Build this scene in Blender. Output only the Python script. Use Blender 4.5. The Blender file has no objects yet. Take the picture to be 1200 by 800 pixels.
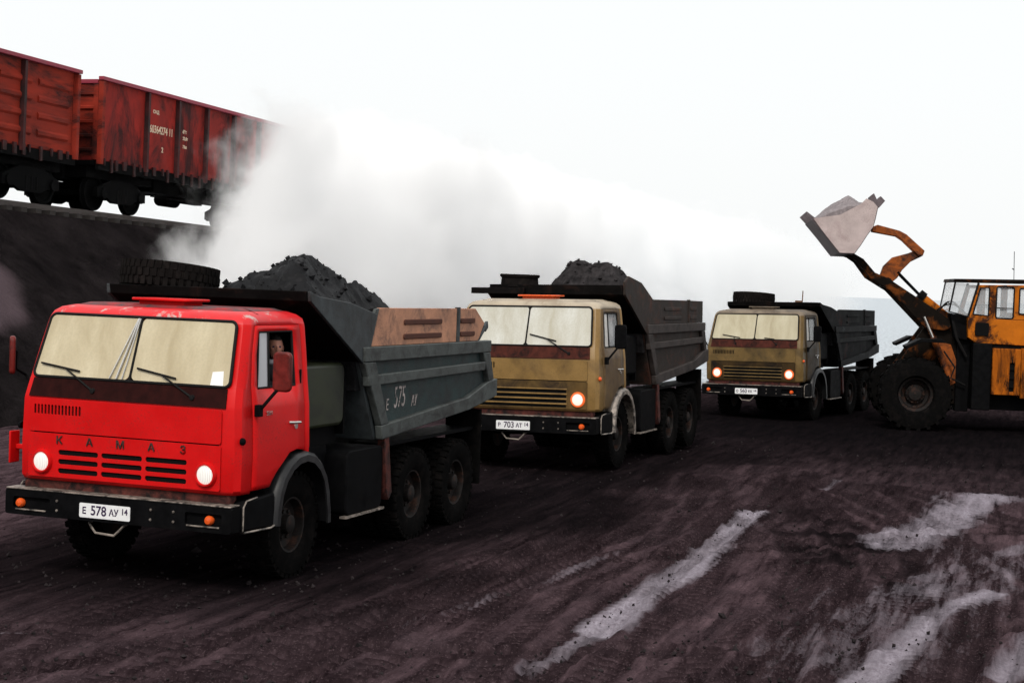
import bpy, bmesh, math, random
import numpy as np
from mathutils import Vector, Matrix
R = math.radians
random.seed(7)
SC = bpy.context.scene
COL = SC.collection

# ------------------------------------------------------------------ camera
CAM_H, PITCH, ROLL = 2.951, -2.033, 2.106
cd = bpy.data.cameras.new('camera'); cam = bpy.data.objects.new('camera', cd); COL.objects.link(cam)
cd.sensor_width = 36.0; cd.lens = 36.0 * 1914.2 / 1200.0
cd.clip_start = 0.1; cd.clip_end = 6000
p, r = R(PITCH), R(ROLL)
fw = Vector((0, math.cos(p), math.sin(p))); up0 = Vector((0, -math.sin(p), math.cos(p))); rt0 = Vector((1, 0, 0))
rt = math.cos(r) * rt0 + math.sin(r) * up0
up = -math.sin(r) * rt0 + math.cos(r) * up0
m = Matrix.Identity(4)
for i in range(3):
    m[i][0], m[i][1], m[i][2] = rt[i], up[i], -fw[i]
m[2][3] = CAM_H
cam.matrix_world = m
SC.camera = cam

# ------------------------------------------------------------------ sky, sun, exposure
SUN_EL, SUN_AZ = 46.0, 192.0         # the weak sun behind the cloud stands behind the camera (compass: 0 = +Y, clockwise)
w = bpy.data.worlds.new('World'); SC.world = w; w.use_nodes = True
nt = w.node_tree; nt.nodes.clear()
o = nt.nodes.new('ShaderNodeOutputWorld'); bg = nt.nodes.new('ShaderNodeBackground')
sky = nt.nodes.new('ShaderNodeTexSky'); sky.sky_type = 'NISHITA'; sky.sun_disc = False
sky.sun_elevation = R(SUN_EL); sky.sun_rotation = R(SUN_AZ); sky.air_density = 1.0; sky.dust_density = 6.0; sky.ozone_density = 1.0
ov = nt.nodes.new('ShaderNodeMix'); ov.data_type = 'RGBA'; ov.inputs[0].default_value = 0.86   # cloud deck over the clear sky
ov.inputs[7].default_value = (10.4, 10.55, 10.55, 1)
nt.links.new(sky.outputs[0], ov.inputs[6]); nt.links.new(ov.outputs[2], bg.inputs[0])
bg.inputs[1].default_value = 0.10
nt.links.new(bg.outputs[0], o.inputs[0])
sl = bpy.data.lights.new('sun', 'SUN'); sun = bpy.data.objects.new('sun', sl); COL.objects.link(sun)
sl.energy = 1.9; sl.angle = R(14); sl.color = (1.0, 0.96, 0.9)
sd = Vector((math.sin(R(SUN_AZ)) * math.cos(R(SUN_EL)), math.cos(R(SUN_AZ)) * math.cos(R(SUN_EL)), math.sin(R(SUN_EL))))
sun.rotation_euler = (-sd).to_track_quat('-Z', 'Y').to_euler(); sun.location = (0, -20, 40)
vs = SC.view_settings; vs.view_transform = 'Standard'; vs.look = 'None'; vs.gamma = 1.0; vs.use_curve_mapping = False
vs.exposure = 0.08
SC.cycles.use_denoising = True
SC.cycles.max_bounces = 48; SC.cycles.diffuse_bounces = 3; SC.cycles.glossy_bounces = 3; SC.cycles.transmission_bounces = 6
SC.cycles.volume_bounces = 48; SC.cycles.transparent_max_bounces = 12
SC.cycles.volume_step_rate = 0.08; SC.cycles.volume_max_steps = 512

# ------------------------------------------------------------------ materials
def node_mat(name):
    mt = bpy.data.materials.new(name); mt.use_nodes = True
    nt = mt.node_tree; nt.nodes.clear()
    out = nt.nodes.new('ShaderNodeOutputMaterial'); b = nt.nodes.new('ShaderNodeBsdfPrincipled')
    nt.links.new(b.outputs[0], out.inputs[0])
    return mt, nt, b
def coords(nt, scale=(1, 1, 1), rot=(0, 0, 0), which='Object'):
    tc = nt.nodes.new('ShaderNodeTexCoord'); mp = nt.nodes.new('ShaderNodeMapping')
    mp.inputs['Scale'].default_value = scale; mp.inputs['Rotation'].default_value = rot
    nt.links.new(tc.outputs[which], mp.inputs[0]); return mp.outputs[0]
def noise(nt, vec, scale, detail=5, rough=0.6, dist=0.0):
    n = nt.nodes.new('ShaderNodeTexNoise'); n.inputs['Scale'].default_value = scale; n.inputs['Detail'].default_value = detail
    n.inputs['Roughness'].default_value = rough; n.inputs['Distortion'].default_value = dist
    nt.links.new(vec, n.inputs['Vector']); return n.outputs[0]
def ramp(nt, fac, a, b, ca=(0, 0, 0, 1), cb=(1, 1, 1, 1)):
    n = nt.nodes.new('ShaderNodeValToRGB'); n.color_ramp.elements[0].position = a; n.color_ramp.elements[1].position = b
    n.color_ramp.elements[0].color = ca; n.color_ramp.elements[1].color = cb
    nt.links.new(fac, n.inputs[0]); return n.outputs[0]
def mixc(nt, fac, a, b):
    n = nt.nodes.new('ShaderNodeMix'); n.data_type = 'RGBA'
    for s, v in ((0, fac), (6, a), (7, b)):
        if isinstance(v, (tuple, list)): n.inputs[s].default_value = tuple(v) + ((1,) if len(v) == 3 else ())
        elif isinstance(v, (int, float)): n.inputs[s].default_value = v
        else: nt.links.new(v, n.inputs[s])
    return n.outputs[2]
def math_n(nt, op, a, b=0.0, c=0.0, clamp=False):
    n = nt.nodes.new('ShaderNodeMath'); n.operation = op; n.use_clamp = clamp
    for i, v in enumerate((a, b, c)):
        if isinstance(v, (int, float)): n.inputs[i].default_value = v
        else: nt.links.new(v, n.inputs[i])
    return n.outputs[0]
def bump(nt, b, h, strength=0.3, dist=0.02):
    n = nt.nodes.new('ShaderNodeBump'); n.inputs['Strength'].default_value = strength; n.inputs['Distance'].default_value = dist
    nt.links.new(h, n.inputs['Height']); nt.links.new(n.outputs[0], b.inputs['Normal'])
def simple(name, col, rough=0.6, metal=0.0, var=0.25, scale=6.0, dirt=None, dirt_amt=(0.55, 0.75), bmp=0.0, stretch=(1, 1, 1), spec=0.5, speck=None):
    mt, nt, b = node_mat(name)
    v = coords(nt, stretch)
    n1 = noise(nt, v, scale, 6, 0.65)
    dark = tuple(c * (1 - var) for c in col); lite = tuple(min(1, c * (1 + var)) for c in col)
    c = mixc(nt, ramp(nt, n1, 0.3, 0.7), dark, lite)
    if dirt is not None:
        n2 = noise(nt, v, scale * 0.55, 8, 0.72, 0.6)
        c = mixc(nt, ramp(nt, n2, *dirt_amt), c, dirt)
    if speck is not None:
        n3 = noise(nt, v, 55, 3, 0.7); n4 = noise(nt, v, 2.3, 4, 0.6)
        c = mixc(nt, math_n(nt, 'MULTIPLY', ramp(nt, n3, 0.52, 0.68), ramp(nt, n4, 0.38, 0.7)), c, speck)
    nt.links.new(c, b.inputs['Base Color'])
    rr = nt.nodes.new('ShaderNodeMapRange'); nt.links.new(n1, rr.inputs[0])
    rr.inputs[1].default_value = 0.3; rr.inputs[2].default_value = 0.7; rr.inputs[3].default_value = max(0.05, rough - 0.1); rr.inputs[4].default_value = min(1, rough + 0.12)
    nt.links.new(rr.outputs[0], b.inputs['Roughness'])
    b.inputs['Metallic'].default_value = metal; b.inputs['Specular IOR Level'].default_value = spec
    if bmp: bump(nt, b, noise(nt, v, scale * 4, 6, 0.7), bmp, 0.01)
    return mt
def emis(name, col, strength, base=(0.3, 0.3, 0.3), ribs=False):
    mt, nt, b = node_mat(name)
    b.inputs['Base Color'].default_value = (*base, 1); b.inputs['Roughness'].default_value = 0.15
    b.inputs['Emission Color'].default_value = (*col, 1); b.inputs['Emission Strength'].default_value = strength
    if ribs:    # moulded vertical flutes of the lens
        wv = nt.nodes.new('ShaderNodeTexWave'); wv.bands_direction = 'Y'; wv.inputs['Scale'].default_value = 18; wv.inputs['Distortion'].default_value = 0.6
        nt.links.new(coords(nt), wv.inputs['Vector'])
        mr = nt.nodes.new('ShaderNodeMapRange'); nt.links.new(wv.outputs['Fac'], mr.inputs[0]); mr.inputs[3].default_value = strength * 0.72; mr.inputs[4].default_value = strength * 1.15
        nt.links.new(mr.outputs[0], b.inputs['Emission Strength']); bump(nt, b, wv.outputs['Fac'], 0.5, 0.004)
    return mt
def sky_toned_glass(name, col):  # bright sky's reflection is put into the panes' pale colour
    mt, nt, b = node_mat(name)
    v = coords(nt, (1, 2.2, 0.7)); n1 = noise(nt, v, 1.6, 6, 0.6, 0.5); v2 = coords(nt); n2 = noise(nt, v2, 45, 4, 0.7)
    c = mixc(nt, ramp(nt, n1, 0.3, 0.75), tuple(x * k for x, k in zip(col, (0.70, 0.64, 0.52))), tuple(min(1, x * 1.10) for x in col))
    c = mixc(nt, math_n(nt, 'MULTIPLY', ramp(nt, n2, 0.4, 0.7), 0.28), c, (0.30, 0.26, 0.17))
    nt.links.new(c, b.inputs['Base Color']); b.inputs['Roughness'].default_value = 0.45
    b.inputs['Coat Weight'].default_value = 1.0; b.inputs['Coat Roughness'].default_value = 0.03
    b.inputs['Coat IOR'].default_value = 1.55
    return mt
def clear_glass(name, tint=(0.8, 0.85, 0.88), alpha=0.45):
    mt, nt, b = node_mat(name)
    b.inputs['Base Color'].default_value = (*tint, 1); b.inputs['Roughness'].default_value = 0.06; b.inputs['Alpha'].default_value = alpha
    b.inputs['Coat Weight'].default_value = 0.6
    return mt
M = {}
M['red'] = simple('red_paint', (0.60, 0.0068, 0.0075), 0.38, var=0.08, scale=3, dirt=(0.36, 0.010, 0.012), dirt_amt=(0.60, 0.86), spec=0.13, speck=(0.30, 0.022, 0.02))
M['red_chip'] = simple('chipped_red_paint', (0.62, 0.014, 0.018), 0.42, var=0.12, scale=7, dirt=(0.50, 0.33, 0.30), dirt_amt=(0.58, 0.63), spec=0.4)
M['red_roof'] = simple('dusty_red_paint', (0.36, 0.02, 0.024), 0.6, var=0.2, scale=5, dirt=(0.06, 0.045, 0.046), dirt_amt=(0.36, 0.56), spec=0.2)
M['bronze'] = simple('bronze_paint', (0.25, 0.148, 0.048), 0.42, var=0.14, scale=3, dirt=(0.085, 0.05, 0.022), dirt_amt=(0.48, 0.76), spec=0.3, speck=(0.10, 0.065, 0.03))
M['cream'] = simple('cream_paint', (0.40, 0.335, 0.25), 0.5, var=0.14, scale=4, dirt=(0.17, 0.115, 0.075), dirt_amt=(0.5, 0.72), spec=0.3, speck=(0.22, 0.16, 0.11))
M['olive'] = simple('olive_paint', (0.155, 0.096, 0.032), 0.45, var=0.2, scale=3, dirt=(0.035, 0.024, 0.012), dirt_amt=(0.44, 0.70), spec=0.25, speck=(0.06, 0.04, 0.018))
M['bronze_low'] = simple('dark_bronze_paint', (0.115, 0.068, 0.022), 0.5, var=0.25, scale=3, dirt=(0.022, 0.014, 0.009), dirt_amt=(0.42, 0.64), spec=0.2)  # darker bronze for the lower front panel
M['olive_low'] = simple('dark_olive_paint', (0.05, 0.03, 0.011), 0.5, var=0.25, scale=3, dirt=(0.010, 0.007, 0.005), dirt_amt=(0.42, 0.62), spec=0.12)  # darker olive for the lower front, and doors with side shade put in
M['bronze_door'] = simple('shaded_bronze_door_paint', (0.12, 0.075, 0.032), 0.5, var=0.25, scale=3, dirt=(0.04, 0.022, 0.014), dirt_amt=(0.44, 0.66), spec=0.2)  # shade of the cab's side is put into this darker bronze
M['canopy_dark'] = simple('black_canopy_steel', (0.006, 0.0055, 0.0055), 0.7, var=0.4, scale=5, dirt=(0.022, 0.013, 0.011), dirt_amt=(0.52, 0.68), spec=0.02)  # near-black with brownish patches
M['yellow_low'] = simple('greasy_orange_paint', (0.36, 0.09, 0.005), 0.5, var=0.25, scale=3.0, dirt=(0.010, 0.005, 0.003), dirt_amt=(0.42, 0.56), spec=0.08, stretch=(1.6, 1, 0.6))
M['tan'] = simple('tan_paint', (0.19, 0.15, 0.11), 0.55, var=0.2, scale=4, dirt=(0.06, 0.042, 0.032), dirt_amt=(0.46, 0.68), spec=0.2)
M['cowl'] = simple('brown_cowl_paint', (0.020, 0.0045, 0.004), 0.6, var=0.4, scale=8, spec=0.04)
M['cowl_rust'] = simple('rusty_cowl_paint', (0.06, 0.016, 0.011), 0.6, var=0.35, scale=8, dirt=(0.016, 0.007, 0.006), dirt_amt=(0.48, 0.62), spec=0.06)
M['rust_strip'] = simple('rusty_strip_metal', (0.085, 0.022, 0.017), 0.7, var=0.6, scale=9, dirt=(0.010, 0.006, 0.006), dirt_amt=(0.42, 0.6), bmp=0.4, spec=0.2)
M['black'] = simple('black_metal', (0.0045, 0.0045, 0.005), 0.55, var=0.4, scale=8, dirt=(0.010, 0.0085, 0.008), dirt_amt=(0.55, 0.8), spec=0.025)
M['edge'] = simple('worn_bare_steel_edge', (0.33, 0.28, 0.24), 0.45, metal=0.4, var=0.3, scale=14, dirt=(0.05, 0.045, 0.04), dirt_amt=(0.45, 0.6))
M['void'] = simple('inner_shade_black', (0.004, 0.004, 0.004), 0.9, spec=0.1)  # shade inside cabs and behind openings is put into this black
M['rubber'] = simple('black_rubber', (0.0042, 0.004, 0.004), 0.9, var=0.3, scale=12, dirt=(0.011, 0.009, 0.0085), dirt_amt=(0.5, 0.75), spec=0.012)
M['rubber_old'] = simple('dusty_rubber', (0.009, 0.0078, 0.0075), 0.9, var=0.3, scale=10, dirt=(0.020, 0.016, 0.015), dirt_amt=(0.5, 0.7), spec=0.02)
M['rim'] = simple('dirty_wheel_rim', (0.010, 0.008, 0.0075), 0.65, var=0.35, scale=12, dirt=(0.055, 0.024, 0.015), dirt_amt=(0.52, 0.7), spec=0.15)
M['fender'] = simple('worn_black_fender', (0.011, 0.011, 0.012), 0.4, var=0.35, scale=7, dirt=(0.04, 0.037, 0.037), dirt_amt=(0.55, 0.75), spec=0.35)
M['body_grey'] = simple('grey_blue_body_steel', (0.042, 0.050, 0.053), 0.55, var=0.4, scale=4, dirt=(0.016, 0.015, 0.015), dirt_amt=(0.45, 0.66), bmp=0.2, spec=0.25, speck=(0.018, 0.018, 0.018))
M['body_rail'] = simple('grey_body_rail_steel', (0.064, 0.072, 0.069), 0.55, var=0.35, scale=7, dirt=(0.022, 0.021, 0.021), dirt_amt=(0.48, 0.68), bmp=0.3, spec=0.2, speck=(0.03, 0.03, 0.03))
M['body_pan'] = simple('teal_grey_panel_steel', (0.016, 0.031, 0.031), 0.55, var=0.4, scale=5, dirt=(0.012, 0.013, 0.014), dirt_amt=(0.45, 0.65), bmp=0.2, spec=0.25, speck=(0.06, 0.08, 0.08))
M['board_rust'] = simple('rust_orange_board', (0.47, 0.235, 0.145), 0.7, var=0.22, scale=5, dirt=(0.16, 0.095, 0.075), dirt_amt=(0.5, 0.66), bmp=0.2, spec=0.2, speck=(0.20, 0.10, 0.07))
M['board_slot'] = simple('faded_board_rib', (0.085, 0.035, 0.025), 0.75, var=0.3, scale=6, spec=0.15)
M['body_brown'] = simple('brown_grey_body_steel', (0.026, 0.021, 0.0185), 0.6, var=0.4, scale=5, dirt=(0.085, 0.032, 0.021), dirt_amt=(0.52, 0.70), bmp=0.25, spec=0.1, speck=(0.06, 0.035, 0.025))
M['rail_brown'] = simple('brown_grey_rail_steel', (0.048, 0.039, 0.036), 0.6, var=0.4, scale=6, dirt=(0.016, 0.013, 0.012), dirt_amt=(0.46, 0.66), bmp=0.25, spec=0.12)
M['body_dark'] = simple('dark_grey_body_steel', (0.007, 0.0074, 0.0078), 0.6, var=0.4, scale=4, dirt=(0.032, 0.010, 0.008), dirt_amt=(0.56, 0.68), bmp=0.2, spec=0.03)
M['rail_dark'] = simple('dark_rail_steel', (0.010, 0.0105, 0.011), 0.6, var=0.4, scale=5, dirt=(0.045, 0.05, 0.056), dirt_amt=(0.58, 0.7), bmp=0.2, spec=0.05)
M['tank_green'] = simple('dull_green_tank_paint', (0.022, 0.027, 0.012), 0.45, var=0.3, scale=3, dirt=(0.009, 0.009, 0.007), dirt_amt=(0.48, 0.68), spec=0.3)
M['coal'] = simple('coal_lumps', (0.0075, 0.0075, 0.0085), 0.6, var=0.6, scale=7, dirt=(0.030, 0.028, 0.029), dirt_amt=(0.56, 0.72), bmp=1.0, spec=0.12)
M['lump'] = simple('dull_coal_lump', (0.022, 0.018, 0.019), 0.9, var=0.7, scale=3, spec=0.03)
M['coal_dust'] = simple('dusty_coal', (0.030, 0.027, 0.028), 0.9, var=0.6, scale=8, dirt=(0.010, 0.0095, 0.010), dirt_amt=(0.48, 0.66), bmp=1.0, spec=0.03)
M['spoil'] = simple('pale_grey_spoil', (0.22, 0.19, 0.195), 0.9, var=0.35, scale=9, dirt=(0.12, 0.10, 0.105), dirt_amt=(0.5, 0.68), bmp=0.8)
M['ws_cream'] = sky_toned_glass('sky_cream_windshield', (0.55, 0.475, 0.31))
M['ws_white'] = sky_toned_glass('sky_white_windshield', (0.58, 0.585, 0.54))
M['ws_yellow'] = sky_toned_glass('sky_yellow_windshield', (0.50, 0.455, 0.315))
M['glass_vent'] = clear_glass('grimy_vent_glass', (0.42, 0.42, 0.45), 0.88)
M['glass_clear'] = clear_glass('cab_glass', (0.75, 0.78, 0.80), 0.25)
M['curtain'] = simple('pale_cab_curtain', (0.6, 0.58, 0.55), 0.8)
M['paper'] = simple('white_paper', (0.82, 0.82, 0.8), 0.7, var=0.05)
M['gasket'] = simple('rubber_gasket', (0.008, 0.0075, 0.0075), 0.7, spec=0.15)
M['chrome'] = simple('dull_chrome', (0.6, 0.58, 0.55), 0.25, metal=0.9, var=0.1)
M['plate'] = simple('white_plate_paint', (0.82, 0.82, 0.82), 0.5, var=0.06, scale=20)
M['ink'] = simple('dark_plate_ink', (0.03, 0.012, 0.05), 0.6)
M['letter'] = simple('dark_cast_letter', (0.07, 0.035, 0.03), 0.4, metal=0.3, var=0.3, scale=30)
M['painted_no'] = simple('worn_white_number_paint', (0.42, 0.36, 0.34), 0.8, var=0.3, scale=20, dirt=(0.07, 0.07, 0.07), dirt_amt=(0.5, 0.62))
M['lamp_white'] = emis('headlamp_lens_glow', (1.0, 0.94, 0.85), 0.72, ribs=True)
M['lamp_warm'] = emis('warm_headlamp_lens_glow', (1.0, 0.92, 0.78), 0.9, ribs=True)
M['lamp_ring'] = emis('warm_lamp_rim_glow', (1.0, 0.16, 0.03), 0.55, (0.6, 0.1, 0.03))  # halo of the lit lamps, put into the bezel as its own glow
M['amber'] = simple('amber_lamp_plastic', (0.75, 0.10, 0.015), 0.25, var=0.15, scale=30)
M['mirror_red'] = simple('dark_red_mirror_shell', (0.13, 0.012, 0.009), 0.4, var=0.4, scale=10, dirt=(0.02,0.008,0.007), dirt_amt=(0.5,0.7), spec=0.25)
M['skin'] = simple('weathered_skin', (0.68, 0.31, 0.22), 0.55, var=0.12, scale=20)
M['hair'] = simple('dark_hair', (0.02, 0.016, 0.014), 0.7)
M['jacket'] = simple('dark_work_jacket', (0.03, 0.035, 0.04), 0.9, var=0.3, scale=14)
M['shirt'] = simple('pale_shirt', (0.4, 0.4, 0.42), 0.9)
M['wagon'] = simple('rust_red_wagon_paint', (0.25, 0.020, 0.015), 0.65, var=0.3, scale=1.1, dirt=(0.032, 0.010, 0.010), dirt_amt=(0.44, 0.60), bmp=0.2, stretch=(1.5, 1.5, 0.7), spec=0.08, speck=(0.09, 0.02, 0.016))
M['wagon_bright'] = simple('orange_red_wagon_paint', (0.23, 0.024, 0.013), 0.65, var=0.3, scale=1.2, dirt=(0.032, 0.010, 0.009), dirt_amt=(0.46, 0.61), bmp=0.2, stretch=(0.5, 1, 2.4), spec=0.08, speck=(0.10, 0.022, 0.015))
M['wagon_rib'] = simple('dark_wagon_rib_paint', (0.05, 0.012, 0.012), 0.6, var=0.4, scale=3, dirt=(0.016, 0.009, 0.009), dirt_amt=(0.45, 0.62), spec=0.15)
M['wagon_rail'] = simple('crimson_top_rail_paint', (0.22, 0.010, 0.03), 0.55, var=0.2, scale=4)
M['wagon_no'] = simple('worn_cream_lettering', (0.62, 0.50, 0.36), 0.8, var=0.3, scale=12)
M['under'] = simple('sooty_underframe', (0.004, 0.004, 0.0042), 0.85, var=0.4, scale=6, spec=0.05)
M['steel'] = simple('rail_steel', (0.10, 0.085, 0.08), 0.45, metal=0.5, var=0.2)
M['sleeper'] = simple('tarred_sleeper_wood', (0.025, 0.02, 0.018), 0.9)
M['yellow'] = simple('loader_orange_paint', (0.47, 0.125, 0.005), 0.5, var=0.18, scale=3.0, dirt=(0.03, 0.009, 0.004), dirt_amt=(0.49, 0.59), spec=0.12, speck=(0.18, 0.045, 0.004))
M['arm'] = simple('grimy_arm_paint', (0.007, 0.005, 0.0038), 0.6, var=0.4, scale=4, dirt=(0.13, 0.036, 0.007), dirt_amt=(0.53, 0.66), spec=0.04)
M['arm_orange'] = simple('worn_orange_arm_paint', (0.28, 0.07, 0.012), 0.6, var=0.3, scale=4, dirt=(0.022, 0.011, 0.009), dirt_amt=(0.46, 0.62), spec=0.15)
M['bucket'] = simple('pale_bucket_steel', (0.47, 0.385, 0.37), 0.75, var=0.15, scale=3, dirt=(0.33, 0.245, 0.24), dirt_amt=(0.5, 0.72), bmp=0.2, spec=0.2, speck=(0.26, 0.20, 0.19))  # pale pinkish grey with slightly darker patches
M['bucket_floor'] = simple('dark_bucket_floor_steel', (0.13, 0.105, 0.112), 0.65, var=0.25, scale=4, dirt=(0.055, 0.045, 0.047), dirt_amt=(0.5, 0.7), bmp=0.2, spec=0.2)  # darker grey than the side plates
M['post'] = simple('weathered_post_wood', (0.18, 0.09, 0.05), 0.9)

# ------------------------------------------------------------------ mesh helpers
class MB:
    def __init__(s): s.v = []; s.f = []; s.mi = []; s.m = 0
    def face(s, idx): s.f.append(tuple(idx)); s.mi.append(s.m)
    def box(s, x0, x1, y0, y1, z0, z1, rot=None, about=(0, 0, 0)):
        b = len(s.v)
        for x, y, z in ((x0, y0, z0), (x1, y0, z0), (x1, y1, z0), (x0, y1, z0), (x0, y0, z1), (x1, y0, z1), (x1, y1, z1), (x0, y1, z1)):
            q = Vector((x, y, z))
            if rot is not None: q = rot @ (q - Vector(about)) + Vector(about)
            s.v.append(tuple(q))
        for f in ((0, 3, 2, 1), (4, 5, 6, 7), (0, 1, 5, 4), (1, 2, 6, 5), (2, 3, 7, 6), (3, 0, 4, 7)): s.face([b + i for i in f])
        return s
    def prism(s, poly, axis, a, b_):
        # poly in the two other axes: axis 'y' -> (x,z); 'x' -> (y,z); 'z' -> (x,y)
        n = len(poly); b = len(s.v)
        for h in (a, b_):
            for (u, v) in poly:
                s.v.append({'y': (u, h, v), 'x': (h, u, v), 'z': (u, v, h)}[axis])
        s.face([b + i for i in range(n)][::-1]); s.face([b + n + i for i in range(n)])
        for i in range(n):
            j = (i + 1) % n; s.face((b + i, b + j, b + n + j, b + n + i))
        return s
    def tube(s, pts, rad, n=8, cap=True):
        pts = [Vector(q) for q in pts]; b = len(s.v); prev = None
        rads = rad if isinstance(rad, (list, tuple)) else [rad] * len(pts)
        for i, q in enumerate(pts):
            t = (pts[min(i + 1, len(pts) - 1)] - pts[max(i - 1, 0)]).normalized()
            if prev is None:
                a = Vector((0, 0, 1)) if abs(t.z) < 0.9 else Vector((1, 0, 0))
                u = t.cross(a).normalized()
            else:
                u = (prev - t * prev.dot(t)).normalized()
            prev = u; w_ = t.cross(u)
            for k in range(n):
                an = 2 * math.pi * k / n
                s.v.append(tuple(q + (u * math.cos(an) + w_ * math.sin(an)) * rads[i]))
        for i in range(len(pts) - 1):
            for k in range(n):
                k2 = (k + 1) % n
                s.face((b + i * n + k, b + i * n + k2, b + (i + 1) * n + k2, b + (i + 1) * n + k))
        if cap:
            s.face([b + k for k in range(n)][::-1]); e = b + (len(pts) - 1) * n; s.face([e + k for k in range(n)])
        return s
    def lathe(s, prof, c=(0, 0, 0), axis='y', n=32, cap=True):
        # prof: list of (radius, height along the axis)
        b = len(s.v)
        for (rr, hh) in prof:
            for k in range(n):
                a = 2 * math.pi * k / n; u, v = rr * math.cos(a), rr * math.sin(a)
                q = {'y': (u, hh, v), 'x': (hh, u, v), 'z': (u, v, hh)}[axis]
                s.v.append((c[0] + q[0], c[1] + q[1], c[2] + q[2]))
        for i in range(len(prof) - 1):
            for k in range(n):
                k2 = (k + 1) % n
                s.face((b + i * n + k, b + i * n + k2, b + (i + 1) * n + k2, b + (i + 1) * n + k))
        if cap:
            if prof[0][0] > 1e-4: s.face([b + k for k in range(n)])
            if prof[-1][0] > 1e-4: s.face([b + (len(prof) - 1) * n + k for k in range(n)][::-1])
        return s
    def plate(s, outer, holes, f0, f1):
        """flat plate with holes: outlines in 2D, f0/f1 map (u,v) to the 3D back and front"""
        bm = bmesh.new(); es = []
        loops = [outer] + list(holes)
        for lp in loops:
            vv = [bm.verts.new((q[0], q[1], 0)) for q in lp]
            for i in range(len(vv)): es.append(bm.edges.new((vv[i], vv[(i + 1) % len(vv)])))
        bmesh.ops.triangle_fill(bm, use_beauty=True, use_dissolve=False, edges=es)
        bm.verts.index_update(); tris = [[v.index for v in f.verts] for f in bm.faces]; vs_ = [(v.co.x, v.co.y) for v in bm.verts]; bm.free()
        b = len(s.v); n = len(vs_)
        for q in vs_: s.v.append(tuple(f0(*q)))
        for q in vs_: s.v.append(tuple(f1(*q)))
        for t in tris: s.face([b + i for i in t][::-1]); s.face([b + n + i for i in t])
        k = 0
        for lp in loops:
            L = len(lp)
            for i in range(L):
                j = (i + 1) % L; s.face((b + k + i, b + k + j, b + n + k + j, b + n + k + i))
            k += L
        return s
    def xform(s, mat, start=0):
        for i in range(start, len(s.v)): s.v[i] = tuple(mat @ Vector(s.v[i]))
        return s
    def build(s, name, mats, parent=None, bevel=0.0, smooth=30, solid=0.0, seg=2, weld=False, loc=None):
        me = bpy.data.meshes.new(name); me.from_pydata(s.v, [], s.f)
        mats = mats if isinstance(mats, (list, tuple)) else [mats]
        for mt in mats: me.materials.append(mt)
        me.polygons.foreach_set('material_index', s.mi)
        bm = bmesh.new(); bm.from_mesh(me)
        if weld: bmesh.ops.remove_doubles(bm, verts=bm.verts, dist=0.0005)
        bmesh.ops.recalc_face_normals(bm, faces=bm.faces); bm.to_mesh(me); bm.free()
        if smooth:
            me.polygons.foreach_set('use_smooth', [True] * len(me.polygons)); me.set_sharp_from_angle(angle=R(smooth))
        ob = bpy.data.objects.new(name, me); COL.objects.link(ob)
        if parent: ob.parent = parent
        if loc: ob.location = loc
        if solid:
            md = ob.modifiers.new('solid', 'SOLIDIFY'); md.thickness = solid; md.offset = -1
        if bevel:
            md = ob.modifiers.new('bevel', 'BEVEL'); md.width = bevel; md.segments = seg; md.limit_method = 'ANGLE'; md.angle_limit = R(40)
        return ob
def tag(o, label=None, cat=None, group=None, kind=None):
    if label: o['label'] = label
    if cat: o['category'] = cat
    if group: o['group'] = group
    if kind: o['kind'] = kind
    return o
def empty(name, loc, rot=(0, 0, 0)):
    o = bpy.data.objects.new(name, None); COL.objects.link(o); o.location = loc; o.rotation_euler = rot; o.empty_display_size = 0.3
    return o
def copy_tree(o, parent=None):
    c = o.copy(); COL.objects.link(c); c.parent = parent
    for ch in o.children: copy_tree(ch, c)
    return c
def text_obj(name, body, size, origin, right, upv, mat, parent, depth=0.002, shear=0.0, bold=0.0, sx=1.0):
    cu = bpy.data.curves.new('t', 'FONT'); cu.body = body; cu.size = size; cu.extrude = depth; cu.align_x = 'CENTER'; cu.align_y = 'CENTER'; cu.shear = shear; cu.offset = bold
    t = bpy.data.objects.new('t', cu); COL.objects.link(t)
    dg = bpy.context.evaluated_depsgraph_get(); me = bpy.data.meshes.new_from_object(t.evaluated_get(dg))
    bpy.data.objects.remove(t); bpy.data.curves.remove(cu)
    right, upv = Vector(right).normalized(), Vector(upv).normalized(); n = right.cross(upv)
    mt = Matrix.Identity(4)
    for i in range(3): mt[i][0], mt[i][1], mt[i][2], mt[i][3] = right[i] * sx, upv[i], n[i], origin[i]
    me.transform(mt); me.materials.clear(); me.materials.append(mat); me.name = name
    ob = bpy.data.objects.new(name, me); COL.objects.link(ob); ob.parent = parent
    return ob
def rrect(u0, u1, v0, v1, r, n=4):
    out = []
    for (cx, cy, a0) in ((u1 - r, v1 - r, 0), (u0 + r, v1 - r, 90), (u0 + r, v0 + r, 180), (u1 - r, v0 + r, 270)):
        for k in range(n + 1):
            a = R(a0 + 90 * k / n); out.append((cx + r * math.cos(a), cy + r * math.sin(a)))
    return out

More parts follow.
